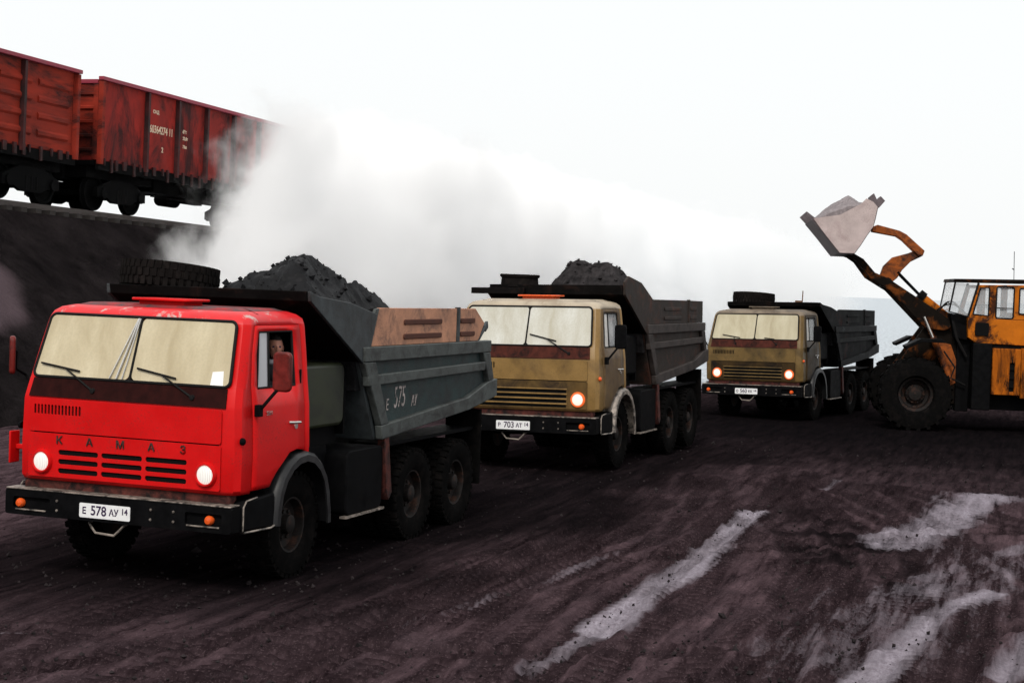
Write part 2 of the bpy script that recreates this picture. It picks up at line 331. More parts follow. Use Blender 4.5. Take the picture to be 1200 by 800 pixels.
# numpy noise
def _hash(ix, iy, seed):
    n = (ix * 374761393 + iy * 668265263 + seed * 974711) & 0x7fffffff
    n = ((n ^ (n >> 13)) * 1274126177) & 0x7fffffff
    return ((n ^ (n >> 16)) & 0xffff) / 65535.0
def vnoise(x, y, seed=0):
    ix = np.floor(x).astype(np.int64); iy = np.floor(y).astype(np.int64); fx = x - ix; fy = y - iy
    fx = fx * fx * (3 - 2 * fx); fy = fy * fy * (3 - 2 * fy)
    a = _hash(ix, iy, seed); b = _hash(ix + 1, iy, seed); c = _hash(ix, iy + 1, seed); d = _hash(ix + 1, iy + 1, seed)
    return (a + (b - a) * fx) * (1 - fy) + (c + (d - c) * fx) * fy
def fbm(x, y, oct_=4, seed=0):
    s = 0; a = 0.5; t = 0
    for i in range(oct_):
        s = s + a * vnoise(x * 2 ** i, y * 2 ** i, seed + i * 17); t += a; a *= 0.5
    return s / t - 0.5
def sstep(a, b, x):
    t = np.clip((x - a) / (b - a), 0, 1); return t * t * (3 - 2 * t)

# ------------------------------------------------------------------ ground
TRUCKS = [(-3.1425, 16.3108, R(-109.927), 0.0, 0.0), (0.681, 26.069, -1.93848, 0.1045, 0.0266), (6.291, 39.428, -2.05262, -0.0626, 0.0272)]
LOADER = (9.40, 37.6, R(173), -0.12)
def base_h(x, y):
    h = 0.10 * np.exp(-(((x - 1.4) / 4.0) ** 2 + ((y - 28.0) / 5.0) ** 2))
    h = h - 0.07 * np.exp(-(((x - 7.0) / 2.2) ** 2 + ((y - 41.5) / 4.0) ** 2)) + 0.01 * np.exp(-(((x - 10.8) / 3.0) ** 2 + ((y - 36.8) / 3.2) ** 2))
    return h
def polyd(x, y, pts):
    """distance to a polyline and length along it"""
    d = np.full(x.shape, 1e9); s_at = np.zeros(x.shape); side = np.zeros(x.shape); L = 0
    for (x0, y0), (x1, y1) in zip(pts[:-1], pts[1:]):
        dx, dy = x1 - x0, y1 - y0; ll = math.hypot(dx, dy)
        t = np.clip(((x - x0) * dx + (y - y0) * dy) / ll ** 2, 0, 1)
        dd = np.hypot(x - x0 - t * dx, y - y0 - t * dy); mk = dd < d
        d = np.where(mk, dd, d); s_at = np.where(mk, L + t * ll, s_at)
        side = np.where(mk, ((x - x0) * dy - (y - y0) * dx) / ll, side); L += ll
    return d, s_at, side
RUTS = [  # centre line, half width, depth, tread
    ([(-0.5, 8.5), (0.35, 12.5), (1.2, 15.5), (2.2, 18.5), (3.3, 22.0), (4.8, 26.0)], 0.24, 0.055, 1),
    ([(1.2, 9.0), (2.0, 12.3), (2.75, 15.0), (3.3, 18.0), (3.7, 21.5), (4.3, 25.5)], 0.27, 0.06, 1),
    ([(1.9, 9.0), (2.6, 12.3), (3.3, 15.4), (3.75, 18.2), (4.25, 21.8), (4.9, 25.5)], 0.2, 0.05, 1),
    ([(-2.6, 9.5), (-1.3, 13.0), (-0.1, 16.0), (0.9, 19.0), (1.5, 23.0)], 0.22, 0.045, 1),
    ([(-4.6, 10.5), (-2.2, 13.2), (-0.4, 15.4), (1.0, 18.0)], 0.2, 0.04, 1),
    ([(2.2, 9.5), (3.6, 13.0), (5.2, 16.5), (7.0, 20.0), (9.0, 24.0)], 0.24, 0.05, 1),
    ([(3.4, 9.5), (4.6, 12.6), (6.4, 16.0), (8.6, 19.6)], 0.22, 0.05, 1),
    ([(1.2, 17.5), (3.0, 18.6), (5.0, 20.0), (7.5, 21.0), (10, 21.6)], 0.22, 0.05, 1),
    ([(3.6, 16.0), (4.6, 18.0), (5.1, 20.5), (5.2, 24.0)], 0.18, 0.045, 1),
    ([(-6, 13.6), (-3, 12.9), (0, 12.8), (3, 13.6), (6, 15.5)], 0.18, 0.035, 0),
    ([(-6, 11.9), (-3, 11.7), (0.5, 11.6), (4, 12.0)], 0.16, 0.03, 0),
    ([(-1.8, 17.0), (-0.6, 20.0), (0.3, 23.0)], 0.3, 0.04, 1),
    ([(0.6, 18.0), (1.5, 21.0), (2.3, 25.0), (3.2, 30)], 0.28, 0.04, 1),
]
SNOW = [  # streak centre line, half width, strength
    ([(0.85, 13.9), (1.7, 16.5), (2.5, 19.0), (3.3, 21.7)], 0.27, 1.0),
    ([(0.2, 12.4), (0.85, 14.0)], 0.13, 0.6),
    ([(4.6, 19.4), (5.3, 20.6), (6.4, 22.8), (7.3, 24.6)], 0.58, 0.85),
    ([(4.4, 17.0), (6.2, 19.4), (8.5, 22.2)], 0.22, 0.45),
    ([(2.75, 12.2), (3.3, 13.4), (4.0, 15.0), (4.9, 16.4)], 0.24, 0.85),
    ([(3.9, 12.6), (4.8, 14.2), (6.5, 16.8)], 0.26, 0.7),
    ([(3.3, 15.0), (4.6, 16.8), (6.6, 18.7), (8.0, 20)], 0.55, 0.42),
    ([(2.6, 13.0), (3.8, 15.5), (5.6, 18.5)], 1.1, 0.30),
    ([(4.7, 24.2), (5.2, 25.6)], 0.14, 0.4),
    ([(-5.5, 13.0), (-4.4, 13.2), (-3.9, 13.0)], 0.16, 0.4),
    ([(-0.9, 13.6), (0.2, 15.6), (1.3, 18.0)], 0.10, 0.3),
]
_rr = random.Random(12)
for _k in range(15):     # faint sweeping tyre tracks, in pairs
    xa = -5.5 + 0.75 * _k + _rr.uniform(-0.3, 0.3); xb = xa + 2.2 + _rr.uniform(-0.6, 1.0); xc = 0.5 * xb + 2.4 + _rr.uniform(-1, 1)
    for _d in (0, 0.42):
        RUTS.append(([(xa + _d, 9.0), (0.5 * (xa + xb) + _d + 0.1, 12.0), (xb + _d, 15.5), (0.5 * (xb + xc) + _d + 0.3, 19.5), (xc + _d, 25.0)], 0.15, 0.02, 1))
def build_ground():
    def axis(lo, hi, fine, coarse_to, grow=1.09):
        a = list(np.arange(lo, hi + 1e-6, fine)); st = fine
        q = a[-1]
        while q < coarse_to: st *= grow; q += st; a.append(q)
        q = a[0]; st = fine; left = []
        while q > -coarse_to: st *= grow; q -= st; left.append(q)
        return np.array(left[::-1] + a)
    xs = axis(-6.5, 10.0, 0.034, 2500, 1.10)
    y = 10.3; ys = [y]; st = 0.034
    while y < 3500:
        st = 0.034 * max(1, (y / 13.5)) ** 1.6 if y < 48 else st * 1.10
        y += st; ys.append(y)
    y = 10.3; st = 0.034; low = []
    while y > -60: st *= 1.14; y -= st; low.append(y)
    ys = np.array(low[::-1] + ys)
    X, Y = np.meshgrid(xs, ys); sh = X.shape; X = X.ravel(); Y = Y.ravel()
    H = base_h(X, Y)
    near = (1 - sstep(45, 75, Y)) * (1 - sstep(18, 30, np.abs(X)))
    H += near * (0.07 * fbm(X * 0.35, Y * 0.35, 3, 3) + 0.022 * fbm(X * 1.3, Y * 1.3, 3, 9))
    # streaky drag lines along the lane
    ang = R(72); U = X * math.cos(ang) + Y * math.sin(ang); V = X * math.sin(ang) - Y * math.cos(ang)
    H += near * 0.035 * fbm(V * 3.2, U * 0.35, 4, 21)
    clod = np.maximum(fbm(X * 6.5, Y * 6.5, 3, 31) - 0.02, 0) * 0.10 + 0.022 * fbm(X * 16, Y * 16, 2, 41)
    tread_all = np.zeros_like(X)
    dark = np.zeros_like(X)
    for k, (pts, hw, dp, tr) in enumerate(RUTS):
        wob = 0.10 * fbm(X * 0.8, Y * 0.8, 2, 50 + k)
        d, s_, sd_ = polyd(X, Y, pts); d = np.abs(d + wob)
        ins = 1 - sstep(hw * 0.75, hw * 1.05, d); rim = np.exp(-((d - hw * 1.25) / (hw * 0.28)) ** 2)
        vis = sstep(-0.25, 0.12, fbm(X * 0.6, Y * 0.6, 2, 70 + k) + 0.12)
        H += near * vis * (-0.8 * dp * ins + 0.6 * dp * rim)
        if tr:
            ph = s_ / 0.17 + np.abs(sd_ + wob) * 3.0
            bars = sstep(0.2, 0.32, np.abs((ph % 1.0) - 0.5))
            H += near * vis * ins * 0.035 * bars
        dark = np.maximum(dark, vis * ((0.75 if not tr else 0.35 + 0.65 * bars) * ins + 0.2 * rim))
    H += near * clod * (1 - 0.6 * np.clip(dark, 0, 1))
    snow = np.zeros_like(X)
    for k, (pts, hw, st_) in enumerate(SNOW):
        d, s_, sd_ = polyd(X, Y, pts)
        d = d + hw * (0.9 * fbm(V * 1.8, U * 0.40, 4, 90 + k) + 0.45 * fbm(V * 7, U * 1.6, 3, 130 + k))
        snow = np.maximum(snow, st_ * (1 - sstep(hw * 0.25, hw * 1.15, d)))
    snow = snow * (1 - 0.40 * np.clip(dark, 0, 1) * sstep(-0.1, 0.15, fbm(X * 1.1, Y * 1.1, 2, 7)))
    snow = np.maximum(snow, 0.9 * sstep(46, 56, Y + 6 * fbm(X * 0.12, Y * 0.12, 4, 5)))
    # dark churned coal; shade under the loader and trucks is put into its colour
    coal_shade = np.exp(-(((X - 8.0) / 11.0) ** 2 + ((Y - 37.0 + 4.0 * fbm(X * 0.5, Y * 0.5, 4, 25)) / 12.5) ** 2) ** 2)
    coal_shade = np.maximum(coal_shade, 0.9 * np.exp(-(((X - 3.95) / 0.75) ** 2 + ((Y - 19.2) / 3.6) ** 2) ** 2) * sstep(-0.2, 0.1, fbm(X * 2, Y * 2, 3, 77)))
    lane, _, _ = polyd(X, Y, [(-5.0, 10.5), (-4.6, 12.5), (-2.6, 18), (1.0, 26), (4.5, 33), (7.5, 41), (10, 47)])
    coal_shade = np.maximum(coal_shade, 0.9 * (1 - sstep(1.6, 3.6, lane + 2.2 * fbm(X * 0.5, Y * 0.5, 4, 15))) * sstep(12.2, 15.5, Y))
    for (tx, ty, ya, _, _) in TRUCKS:
        cx, cy = tx - 2.0 * math.cos(ya), ty - 2.0 * math.sin(ya)
        a = (X - cx) * math.cos(ya) + (Y - cy) * math.sin(ya); b = -(X - cx) * math.sin(ya) + (Y - cy) * math.cos(ya)
        q = np.exp(-((a / 4.3) ** 4 + (b / 2.1) ** 4))
        H = H * (1 - 0.85 * q) + base_h(X, Y) * 0.85 * q; snow *= 1 - q
    nr, nc = sh
    idx = np.arange(nr * nc, dtype=np.int32).reshape(nr, nc)
    quads = np.stack([idx[:-1, :-1], idx[:-1, 1:], idx[1:, 1:], idx[1:, :-1]], -1).reshape(-1, 4)
    me = bpy.data.meshes.new('ground'); me.vertices.add(len(X)); me.vertices.foreach_set('co', np.stack([X, Y, H], -1).astype(np.float32).ravel())
    me.loops.add(quads.size); me.loops.foreach_set('vertex_index', quads.ravel())
    me.polygons.add(len(quads)); me.polygons.foreach_set('loop_start', np.arange(0, quads.size, 4, dtype=np.int32))
    me.polygons.foreach_set('use_smooth', np.ones(len(quads), bool)); me.update(); me.validate()
    at = me.attributes.new('ground_mix', 'FLOAT_COLOR', 'POINT')
    at.data.foreach_set('color', np.stack([snow, dark, np.clip(coal_shade, 0, 1), np.ones_like(X)], -1).astype(np.float32).ravel())
    mt, nt, b = node_mat('coal_dust_ground')
    an = nt.nodes.new('ShaderNodeAttribute'); an.attribute_name = 'ground_mix'
    sp = nt.nodes.new('ShaderNodeSeparateColor'); nt.links.new(an.outputs['Color'], sp.inputs[0])
    v = coords(nt); r1 = coords(nt, (1, 1, 1), (0, 0, R(-72))); mp2 = nt.nodes.new('ShaderNodeMapping'); mp2.inputs['Scale'].default_value = (0.32, 3.2, 1.0); nt.links.new(r1, mp2.inputs[0]); vs_ = mp2.outputs[0]
    n_st = noise(nt, vs_, 2.2, 8, 0.68, 0.3); n_f = noise(nt, v, 22, 8, 0.75); n_m = noise(nt, v, 1.4, 6, 0.65, 0.5)
    c = mixc(nt, ramp(nt, n_st, 0.34, 0.66), (0.011, 0.0066, 0.0080), (0.105, 0.068, 0.077))
    c = mixc(nt, math_n(nt, 'MULTIPLY', ramp(nt, n_m, 0.45, 0.68), 0.6), c, (0.026, 0.019, 0.022))
    c = mixc(nt, math_n(nt, 'MULTIPLY', ramp(nt, n_f, 0.50, 0.72), 0.55), c, (0.009, 0.006, 0.007))
    c = mixc(nt, math_n(nt, 'MULTIPLY', sp.outputs[1], 0.7), c, (0.011, 0.007, 0.008))
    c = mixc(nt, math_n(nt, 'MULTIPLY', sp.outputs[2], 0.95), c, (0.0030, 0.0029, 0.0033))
    n_g = noise(nt, v, 48, 4, 0.7)
    c = mixc(nt, math_n(nt, 'MULTIPLY', math_n(nt, 'MULTIPLY', ramp(nt, n_g, 0.56, 0.70), 0.55), math_n(nt, 'SUBTRACT', 1.0, sp.outputs[2])), c, (0.15, 0.105, 0.115))
    e = math_n(nt, 'ADD', sp.outputs[0], math_n(nt, 'MULTIPLY', math_n(nt, 'SUBTRACT', math_n(nt, 'ADD', math_n(nt, 'MULTIPLY', n_st, 0.65), math_n(nt, 'MULTIPLY', n_f, 0.35)), 0.5), 2.0))
    sm = ramp(nt, e, 0.20, 1.15)
    sm2 = math_n(nt, 'MULTIPLY', sm, math_n(nt, 'GREATER_THAN', sp.outputs[0], 0.02))
    snowc = mixc(nt, ramp(nt, n_f, 0.35, 0.7), (0.36, 0.325, 0.37), (0.13, 0.106, 0.126))
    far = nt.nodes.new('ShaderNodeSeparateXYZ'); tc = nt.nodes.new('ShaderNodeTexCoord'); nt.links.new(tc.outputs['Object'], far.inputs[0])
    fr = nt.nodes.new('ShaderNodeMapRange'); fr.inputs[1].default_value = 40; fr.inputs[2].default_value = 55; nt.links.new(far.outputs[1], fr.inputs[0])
    snowc = mixc(nt, fr.outputs[0], snowc, (0.52, 0.565, 0.60))  # distant haze is put into the far snow as a bluish tone
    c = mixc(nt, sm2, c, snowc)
    nt.links.new(c, b.inputs['Base Color']); b.inputs['Roughness'].default_value = 0.95; b.inputs['Specular IOR Level'].default_value = 0.0
    bh = math_n(nt, 'ADD', n_f, math_n(nt, 'MULTIPLY', n_st, 0.8)); bump(nt, b, bh, 0.8, 0.03)
    me.materials.append(mt)
    g = bpy.data.objects.new('ground', me); COL.objects.link(g); g['kind'] = 'structure'
    return g
build_ground()

# scattered lumps of coal on the yard: nobody could count them
def build_lumps():
    mb = MB(); rnd = random.Random(3)
    for i in range(6500):
        y = 10.5 + 22 * rnd.random() ** 1.5; x = rnd.uniform(-0.36, 0.36) * y
        s = 0.007 + 0.022 * rnd.random() ** 3
        if rnd.random() < 0.04: s *= 1.8
        h = float(base_h(np.array([x]), np.array([y]))[0])
        b = len(mb.v); rot = Matrix.Rotation(rnd.uniform(0, 6.28), 3, 'Z') @ Matrix.Rotation(rnd.uniform(0, 3), 3, 'X')
        for q in ((1, 0, 0), (-1, 0, 0), (0, 1, 0), (0, -1, 0), (0, 0, 1), (0, 0, -1)):
            d = rot @ Vector(q) * s * rnd.uniform(0.45, 1.25); mb.v.append((x + d.x, y + d.y, h + d.z + s * 0.3))
        for f in ((0, 2, 4), (2, 1, 4), (1, 3, 4), (3, 0, 4), (2, 0, 5), (1, 2, 5), (3, 1, 5), (0, 3, 5)): mb.face([b + k for k in f])
    o = mb.build('coal_lumps', M['lump'], smooth=0); o['kind'] = 'stuff'; o['label'] = 'small loose lumps of coal scattered over the yard'; o['category'] = 'coal lumps'
build_lumps()

# ------------------------------------------------------------------ railway embankment
TA = R(71.6); TO = (-12.0, 44.6); TZ = 4.47; TG = -0.0181     # track origin, heading, rail height, grade
def tpos(s, v, z=0.0):
    return (TO[0] + s * math.cos(TA) + v * math.sin(TA), TO[1] + s * math.sin(TA) - v * math.cos(TA), TZ + TG * s + z)
def build_embankment():
    ss = np.concatenate([np.arange(-75, -22, 1.0), np.arange(-22, 16, 0.16), np.arange(16, 101, 0.7)]); vv = np.concatenate([np.linspace(-14, -2.1, 20), np.linspace(-1.9, 1.9, 24), np.linspace(2.1, 9.5, 70)])
    S, V = np.meshgrid(ss, vv); sh = S.shape; S = S.ravel(); V = V.ravel()
    top = TZ - 0.33 + TG * S
    foot = 7.5
    hf = np.clip((foot - V) / (foot - 2.0), -0.2, 1); hb = np.clip((-foot - V) / (-foot + 2.0), -0.2, 1)
    prof = np.where(V >= 0, hf, hb)
    top = top * (1 - sstep(86, 100, S)); Z = top * prof + np.where(prof <= 0, -0.25, 0)
    slope = (prof < 0.995) & (prof > -0.1)
    Z = Z + np.where(slope, 0.55 * fbm(S * 0.35, V * 0.35, 4, 11) + 0.18 * fbm(S * 1.7, V * 1.0, 3, 13), 0.05 * fbm(S * 3, V * 3, 2, 12)) * np.clip(1.4 - prof, 0.1, 1)
    Xw = TO[0] + S * math.cos(TA) + V * math.sin(TA); Yw = TO[1] + S * math.sin(TA) - V * math.cos(TA)
    nr, nc = sh; me = bpy.data.meshes.new('embankment'); idx = np.arange(nr * nc).reshape(nr, nc)
    quads = np.stack([idx[:-1, :-1], idx[1:, :-1], idx[1:, 1:], idx[:-1, 1:]], -1).reshape(-1, 4)
    me.from_pydata(np.stack([Xw, Yw, Z], -1).tolist(), [], quads.tolist())
    me.polygons.foreach_set('use_smooth', [True] * len(me.polygons))
    d, _, _ = polyd(S, V, [(-9.2, 4.0), (-9.7, 4.7), (-10.6, 4.75), (-12.0, 4.2)])
    d2 = d + 0.5 * fbm(S * 1.2, V * 1.2, 4, 61)
    sn = 1 - sstep(0.3, 0.75, d2)
    at = me.attributes.new('ash', 'FLOAT', 'POINT'); at.data.foreach_set('value', sn.astype(np.float32))
    mt, nt, b = node_mat('embankment_spoil')
    v = coords(nt); n1 = noise(nt, v, 1.1, 7, 0.65, 0.4); n2 = noise(nt, v, 9, 7, 0.72)
    c = mixc(nt, ramp(nt, n1, 0.32, 0.7), (0.006, 0.0052, 0.0055), (0.020, 0.0165, 0.0172))
    c = mixc(nt, math_n(nt, 'MULTIPLY', ramp(nt, n2, 0.5, 0.7), 0.6), c, (0.0045, 0.004, 0.004))
    an = nt.nodes.new('ShaderNodeAttribute'); an.attribute_name = 'ash'
    c = mixc(nt, an.outputs['Fac'], c, (0.075, 0.055, 0.062))
    nt.links.new(c, b.inputs['Base Color']); b.inputs['Roughness'].default_value = 0.95; b.inputs['Specular IOR Level'].default_value = 0.0
    bump(nt, b, n2, 0.9, 0.06); me.materials.append(mt)
    o = bpy.data.objects.new('embankment', me); COL.objects.link(o); o['kind'] = 'structure'
build_embankment()
def build_track():
    root = empty('railway_track', tpos(0, 0), (0, 0, TA)); tag(root, 'railway track on sleepers along the top of the dark embankment', 'railway track')
    gr = TG
    for sgn in (1, -1):
        mb = MB(); y = sgn * 0.78
        for a in range(-70, 80, 10):
            b = len(mb.v)
            for s_ in (a, a + 10):
                for (dy, dz) in ((-0.07, -0.16), (0.07, -0.16), (0.02, -0.13), (0.036, 0), (-0.036, 0), (-0.02, -0.13)): mb.v.append((s_, y + dy, s_ * gr + dz))
            for k in range(6): mb.face((b + k, b + (k + 1) % 6, b + 6 + (k + 1) % 6, b + 6 + k))
        mb.build('rail', M['steel'], root, smooth=0)
    mb = MB()
    for i in range(-110, 146):
        s_ = i * 0.6; mb.box(s_ - 0.12, s_ + 0.12, -1.3, 1.3, s_ * gr - 0.34, s_ * gr - 0.165)
    sl_ = mb.build('sleepers', M['sleeper'], root, smooth=0); sl_['kind'] = 'stuff'
build_track()

# ------------------------------------------------------------------ open wagons
WL, WP, WW = 13.0, 14.0, 1.38
def build_wagon(bright=False):
    root = empty('open_wagon', (0, 0, 0))      # origin at rail level, middle of the body, x along the track, y to the left (away from the yard)
    h = WL / 2; mat = M['wagon_bright'] if bright else M['wagon']
    mb = MB(); z0, z1 = 1.32, 3.40
    mb.box(-h, h, -WW + 0.06, -WW + 0.10, z0, z1); mb.box(-h, h, WW - 0.10, WW - 0.06, z0, z1)
    rnd = random.Random(5 if bright else 6)
    if bright:   # horizontal ribs pressed into the sheets
        for sgn in (-1, 1):
            for k in range(4):
                zz = z0 + 0.38 + 0.42 * k
                for j in range(8):
                    xa = -h + 0.25 + j * 1.58; mb.prism([(sgn * (WW - 0.06), zz - 0.10), (sgn * (WW - 0.01), zz - 0.04), (sgn * (WW - 0.01), zz + 0.04), (sgn * (WW - 0.06), zz + 0.10)], 'x', xa, xa + 1.3)
    mb.box(-h, h, -WW + 0.1, WW - 0.1, z0 - 0.02, z0 + 0.06)
    mb.build('side_walls', mat, root, smooth=0)
    post_me = {}; xs_ = [-h + 0.08] + [-h + 2.35 + i * 1.66 for i in range(6)] + [h - 0.08]
    for sgn in (-1, 1):
        for i, x in enumerate(xs_):
            wd = 0.07 if 0 < i < len(xs_) - 1 else 0.09
            yo = sgn * (WW - 0.058); y1 = sgn * (WW + 0.06)
            corner = wd > 0.08; kk = (sgn, corner)
            if kk not in post_me:
                pm = MB(); pm.prism([(-wd, yo), (-wd * 0.7, y1), (wd * 0.7, y1), (wd, yo)], 'z', z0 - 0.12, z1 - 0.02)
                po_ = pm.build('corner_post' if corner else 'side_post', M['wagon_bright'] if corner else M['wagon_rib'], root, smooth=0); post_me[kk] = po_.data
            else:
                po_ = bpy.data.objects.new('corner_post' if corner else 'side_post', post_me[kk]); COL.objects.link(po_); po_.parent = root
            po_.location = (x, 0, 0)
    mb = MB()
    for sgn in (-1, 1): mb.box(-h - 0.02, h + 0.02, sgn * WW - 0.085, sgn * WW + 0.075, z1, z1 + 0.10)
    for sgn in (-1, 1): mb.box(sgn * (h - 0.04) - 0.07, sgn * (h - 0.04) + 0.07, -WW + 0.09, WW - 0.09, z1 - 0.09, z1 + 0.02)
    mb.build('top_rail', M['wagon_rail'], root, smooth=0, bevel=0.012)
    for sgn in (-1, 1):
        mb = MB(); x0, x1 = sorted((sgn * (h - 0.06), sgn * (h - 0.02)))
        mb.box(x0, x1, -WW + 0.1, WW - 0.1, z0, z1 - 0.1)
        for k in range(5):
            zz = z0 + 0.25 + 0.37 * k
            mb.prism([(sgn * (h - 0.021), zz - 0.06), (sgn * (h + 0.04), zz - 0.03), (sgn * (h + 0.04), zz + 0.03), (sgn * (h - 0.021), zz + 0.06)], 'y', -WW + 0.16, WW - 0.16)
        for yy in (-WW + 0.06, WW - 0.2): mb.box(x0 - 0.0, x1 + sgn * 0.05 if sgn > 0 else x1, yy, yy + 0.14, z0, z1 - 0.1) if sgn > 0 else mb.box(x0 - 0.05, x1, yy, yy + 0.14, z0, z1 - 0.1)
        mb.build('end_wall', M['wagon_bright'], root, smooth=0)
    # hatch latches hanging along the sill on the yard side
    latch = [MB().box(-w_ / 2, w_ / 2, -0.03, 0.03, -l_, 0.05) for w_, l_ in ((0.06, 0.14), (0.12, 0.22), (0.09, 0.30), (0.15, 0.18))]
    x = -h + 0.3; lm = [None] * 4
    while x < h - 0.3:
        k = rnd.randrange(4)
        if lm[k] is None: la = latch[k].build('hatch_latch', M['wagon_rib'], root, smooth=0); lm[k] = la.data
        else: la = bpy.data.objects.new('hatch_latch', lm[k]); COL.objects.link(la); la.parent = root
        la.location = (x, -(WW - 0.02), z0); x += rnd.uniform(0.22, 0.5)
    mb = MB(); mb.box(-h, h, -1.25, 1.25, 1.18, 1.30); mb.box(-h, h, -0.3, 0.3, 0.80, 1.18)
    mb.box(-h + 0.02, h - 0.02, -WW + 0.03, -WW + 0.11, 1.05, 1.30); mb.box(-h + 0.02, h - 0.02, WW - 0.11, WW - 0.03, 1.05, 1.30)
    for i in range(7):
        x = -h + 1.2 + i * 1.77
        mb.prism([(-1.2, 1.18), (-0.3, 0.72), (0.3, 0.72), (1.2, 1.18)], 'x', x - 0.06, x + 0.06)
    mb.lathe([(0.0, -0.6), (0.2, -0.6), (0.2, 0.3), (0.0, 0.3)], (0.4, 0.5, 0.72), 'x', 14)
    mb.box(-1.1, -0.2, -0.95, -0.7, 0.55, 1.0); mb.box(-h + 0.1, -h + 3.4, -0.95, 0.95, 0.86, 1.18); mb.box(h - 3.4, h - 0.1, -0.95, 0.95, 0.86, 1.18); mb.box(-2.9, -1.5, -0.9, 0.9, 0.75, 1.18); mb.box(1.2, 2.9, -0.9, 0.9, 0.8, 1.18); mb.box(-3.0, 3.0, -0.9, -0.86, 0.72, 0.77); mb.box(-3.0, 3.0, -0.9, -0.86, 0.60, 0.64)
    mb.build('underframe', M['under'], root, smooth=0)
    for sgn in (-1, 1):
        mb = MB(); xa, xb = sorted((sgn * (h - 0.1), sgn * (h + 0.38)))
        mb.box(xa, xb, -0.11, 0.11, 0.93, 1.17); xa, xb = sorted((sgn * (h + 0.38), sgn * (h + 0.5))); mb.box(xa, xb, -0.2, 0.2, 0.86, 1.24)
        mb.tube([(sgn * h, 0.35, 0.95), (sgn * (h + 0.25), 0.37, 0.6), (sgn * (h + 0.5), 0.3, 0.55)], 0.03)
        mb.build('coupler', M['under'], root, smooth=0, bevel=0.02)
    wheel_me = None
    for sgn in (-1, 1):
        bx = sgn * (h - 0.65 - 0.925)
        mb = MB()
        for ys in (-1, 1):
            y0, y1 = sorted((ys * 1.02, ys * 1.14))
            mb.prism([(bx - 1.2, 0.36), (bx - 1.2, 0.60), (bx - 0.5, 0.86), (bx + 0.5, 0.86), (bx + 1.2, 0.60), (bx + 1.2, 0.36), (bx + 0.72, 0.36), (bx + 0.4, 0.24), (bx - 0.4, 0.24), (bx - 0.72, 0.36)], 'y', y0, y1)
            for k in (-1, 1): mb.lathe([(0, ys * 1.0), (0.15, ys * 1.0), (0.15, ys * 1.2), (0, ys * 1.2)], (bx + k * 0.925, 0, 0.475), 'y', 12)
            for k in (-0.22, 0, 0.22): mb.lathe([(0, 0.30), (0.08, 0.30), (0.08, 0.62), (0, 0.62)], (bx + k, ys * 1.08, 0), 'z', 8)
        mb.box(bx - 0.22, bx + 0.22, -1.05, 1.05, 0.56, 0.80)
        for k in (-1, 1): mb.tube([(bx + k * 0.925, -1.1, 0.475), (bx + k * 0.925, 1.1, 0.475)], 0.08, 10)
        bo = mb.build('bogie', M['under'], root, smooth=0)
        for k in (-1, 1):
            for ys in (-1, 1):
                if wheel_me is None:
                    wm = MB(); wm.lathe([(0.0, -0.05), (0.10, -0.09), (0.14, -0.02), (0.38, -0.01), (0.40, -0.065), (0.475, -0.065), (0.48, 0.04), (0.505, 0.06), (0.505, 0.075), (0.42, 0.075), (0.38, 0.03), (0.14, 0.03), (0.1, 0.09), (0.0, 0.09)], n=36)
                    wo = wm.build('wheel', M['under'], bo, smooth=35); wheel_me = wo.data
                else:
                    wo = bpy.data.objects.new('wheel', wheel_me); COL.objects.link(wo); wo.parent = bo
                wo.location = (bx + k * 0.925, ys * 0.8, 0.475)
                if ys > 0: wo.rotation_euler = (0, 0, math.pi)
    return root
def place_wagon(o, k, label):
    s = k * WP - 1.15 + WL / 2
    o.location = tpos(s, 0, 0); o.rotation_euler = (0, math.atan(-TG), TA); tag(o, label, 'railway wagon', 'open wagons standing on the embankment')
wA = build_wagon(True); place_wagon(wA, -1, 'rust-red open wagon with horizontal ribs, standing nearest the camera')
wB = build_wagon(False); place_wagon(wB, 0, 'dark red open wagon with a cream number on its side, half lost in the steam')
def wagon_marks(root):
    y = -WW + 0.055; h = WL / 2
    cx = -h + 2.35 + 0.83
    for name, body, size, x, z, sx in (('wagon_number', '60364274 11', 0.30, cx + 0.02, 2.43, 0.80), ('wagon_marking', '2', 0.2, cx + 0.1, 1.9, 1.0), ('wagon_marking', 'СЖД', 0.13, cx - 0.3, 2.92, 1.0),
                                       ('wagon_marking', '69т', 0.15, cx + 1.3, 2.55, 1.0), ('wagon_marking', '22,0т', 0.13, cx + 1.35, 2.36, 1.0), ('wagon_marking', '73м', 0.13, cx + 1.33, 2.12, 1.0)):
        text_obj(name, body, size, (x, y, z), (1, 0, 0), (0, 0, 1), M['wagon_no'], root, 0.003, sx=sx, bold=0.004)
plain = build_wagon(False)
place_wagon(plain, 1, 'unnumbered open wagon coupled right behind the numbered one, a pale shape in the steam')
for k, lb in ((2, 'middle one of the three open wagons lost in the steam'), (3, 'last wagon of the train, deepest in the steam')):
    c = copy_tree(plain); place_wagon(c, k, lb)
wagon_marks(wB)
po = MB().box(-0.06, 0.06, -0.06, 0.06, -2.6, 0.95).box(-0.10, 0.10, -0.02, 0.02, 0.80, 0.90).build('line_post', M['post'], smooth=0, bevel=0.01)
po.location = tpos(7.0, -6.0, 0); tag(po, 'thin brown post standing behind the track, seen under the numbered wagon', 'post')

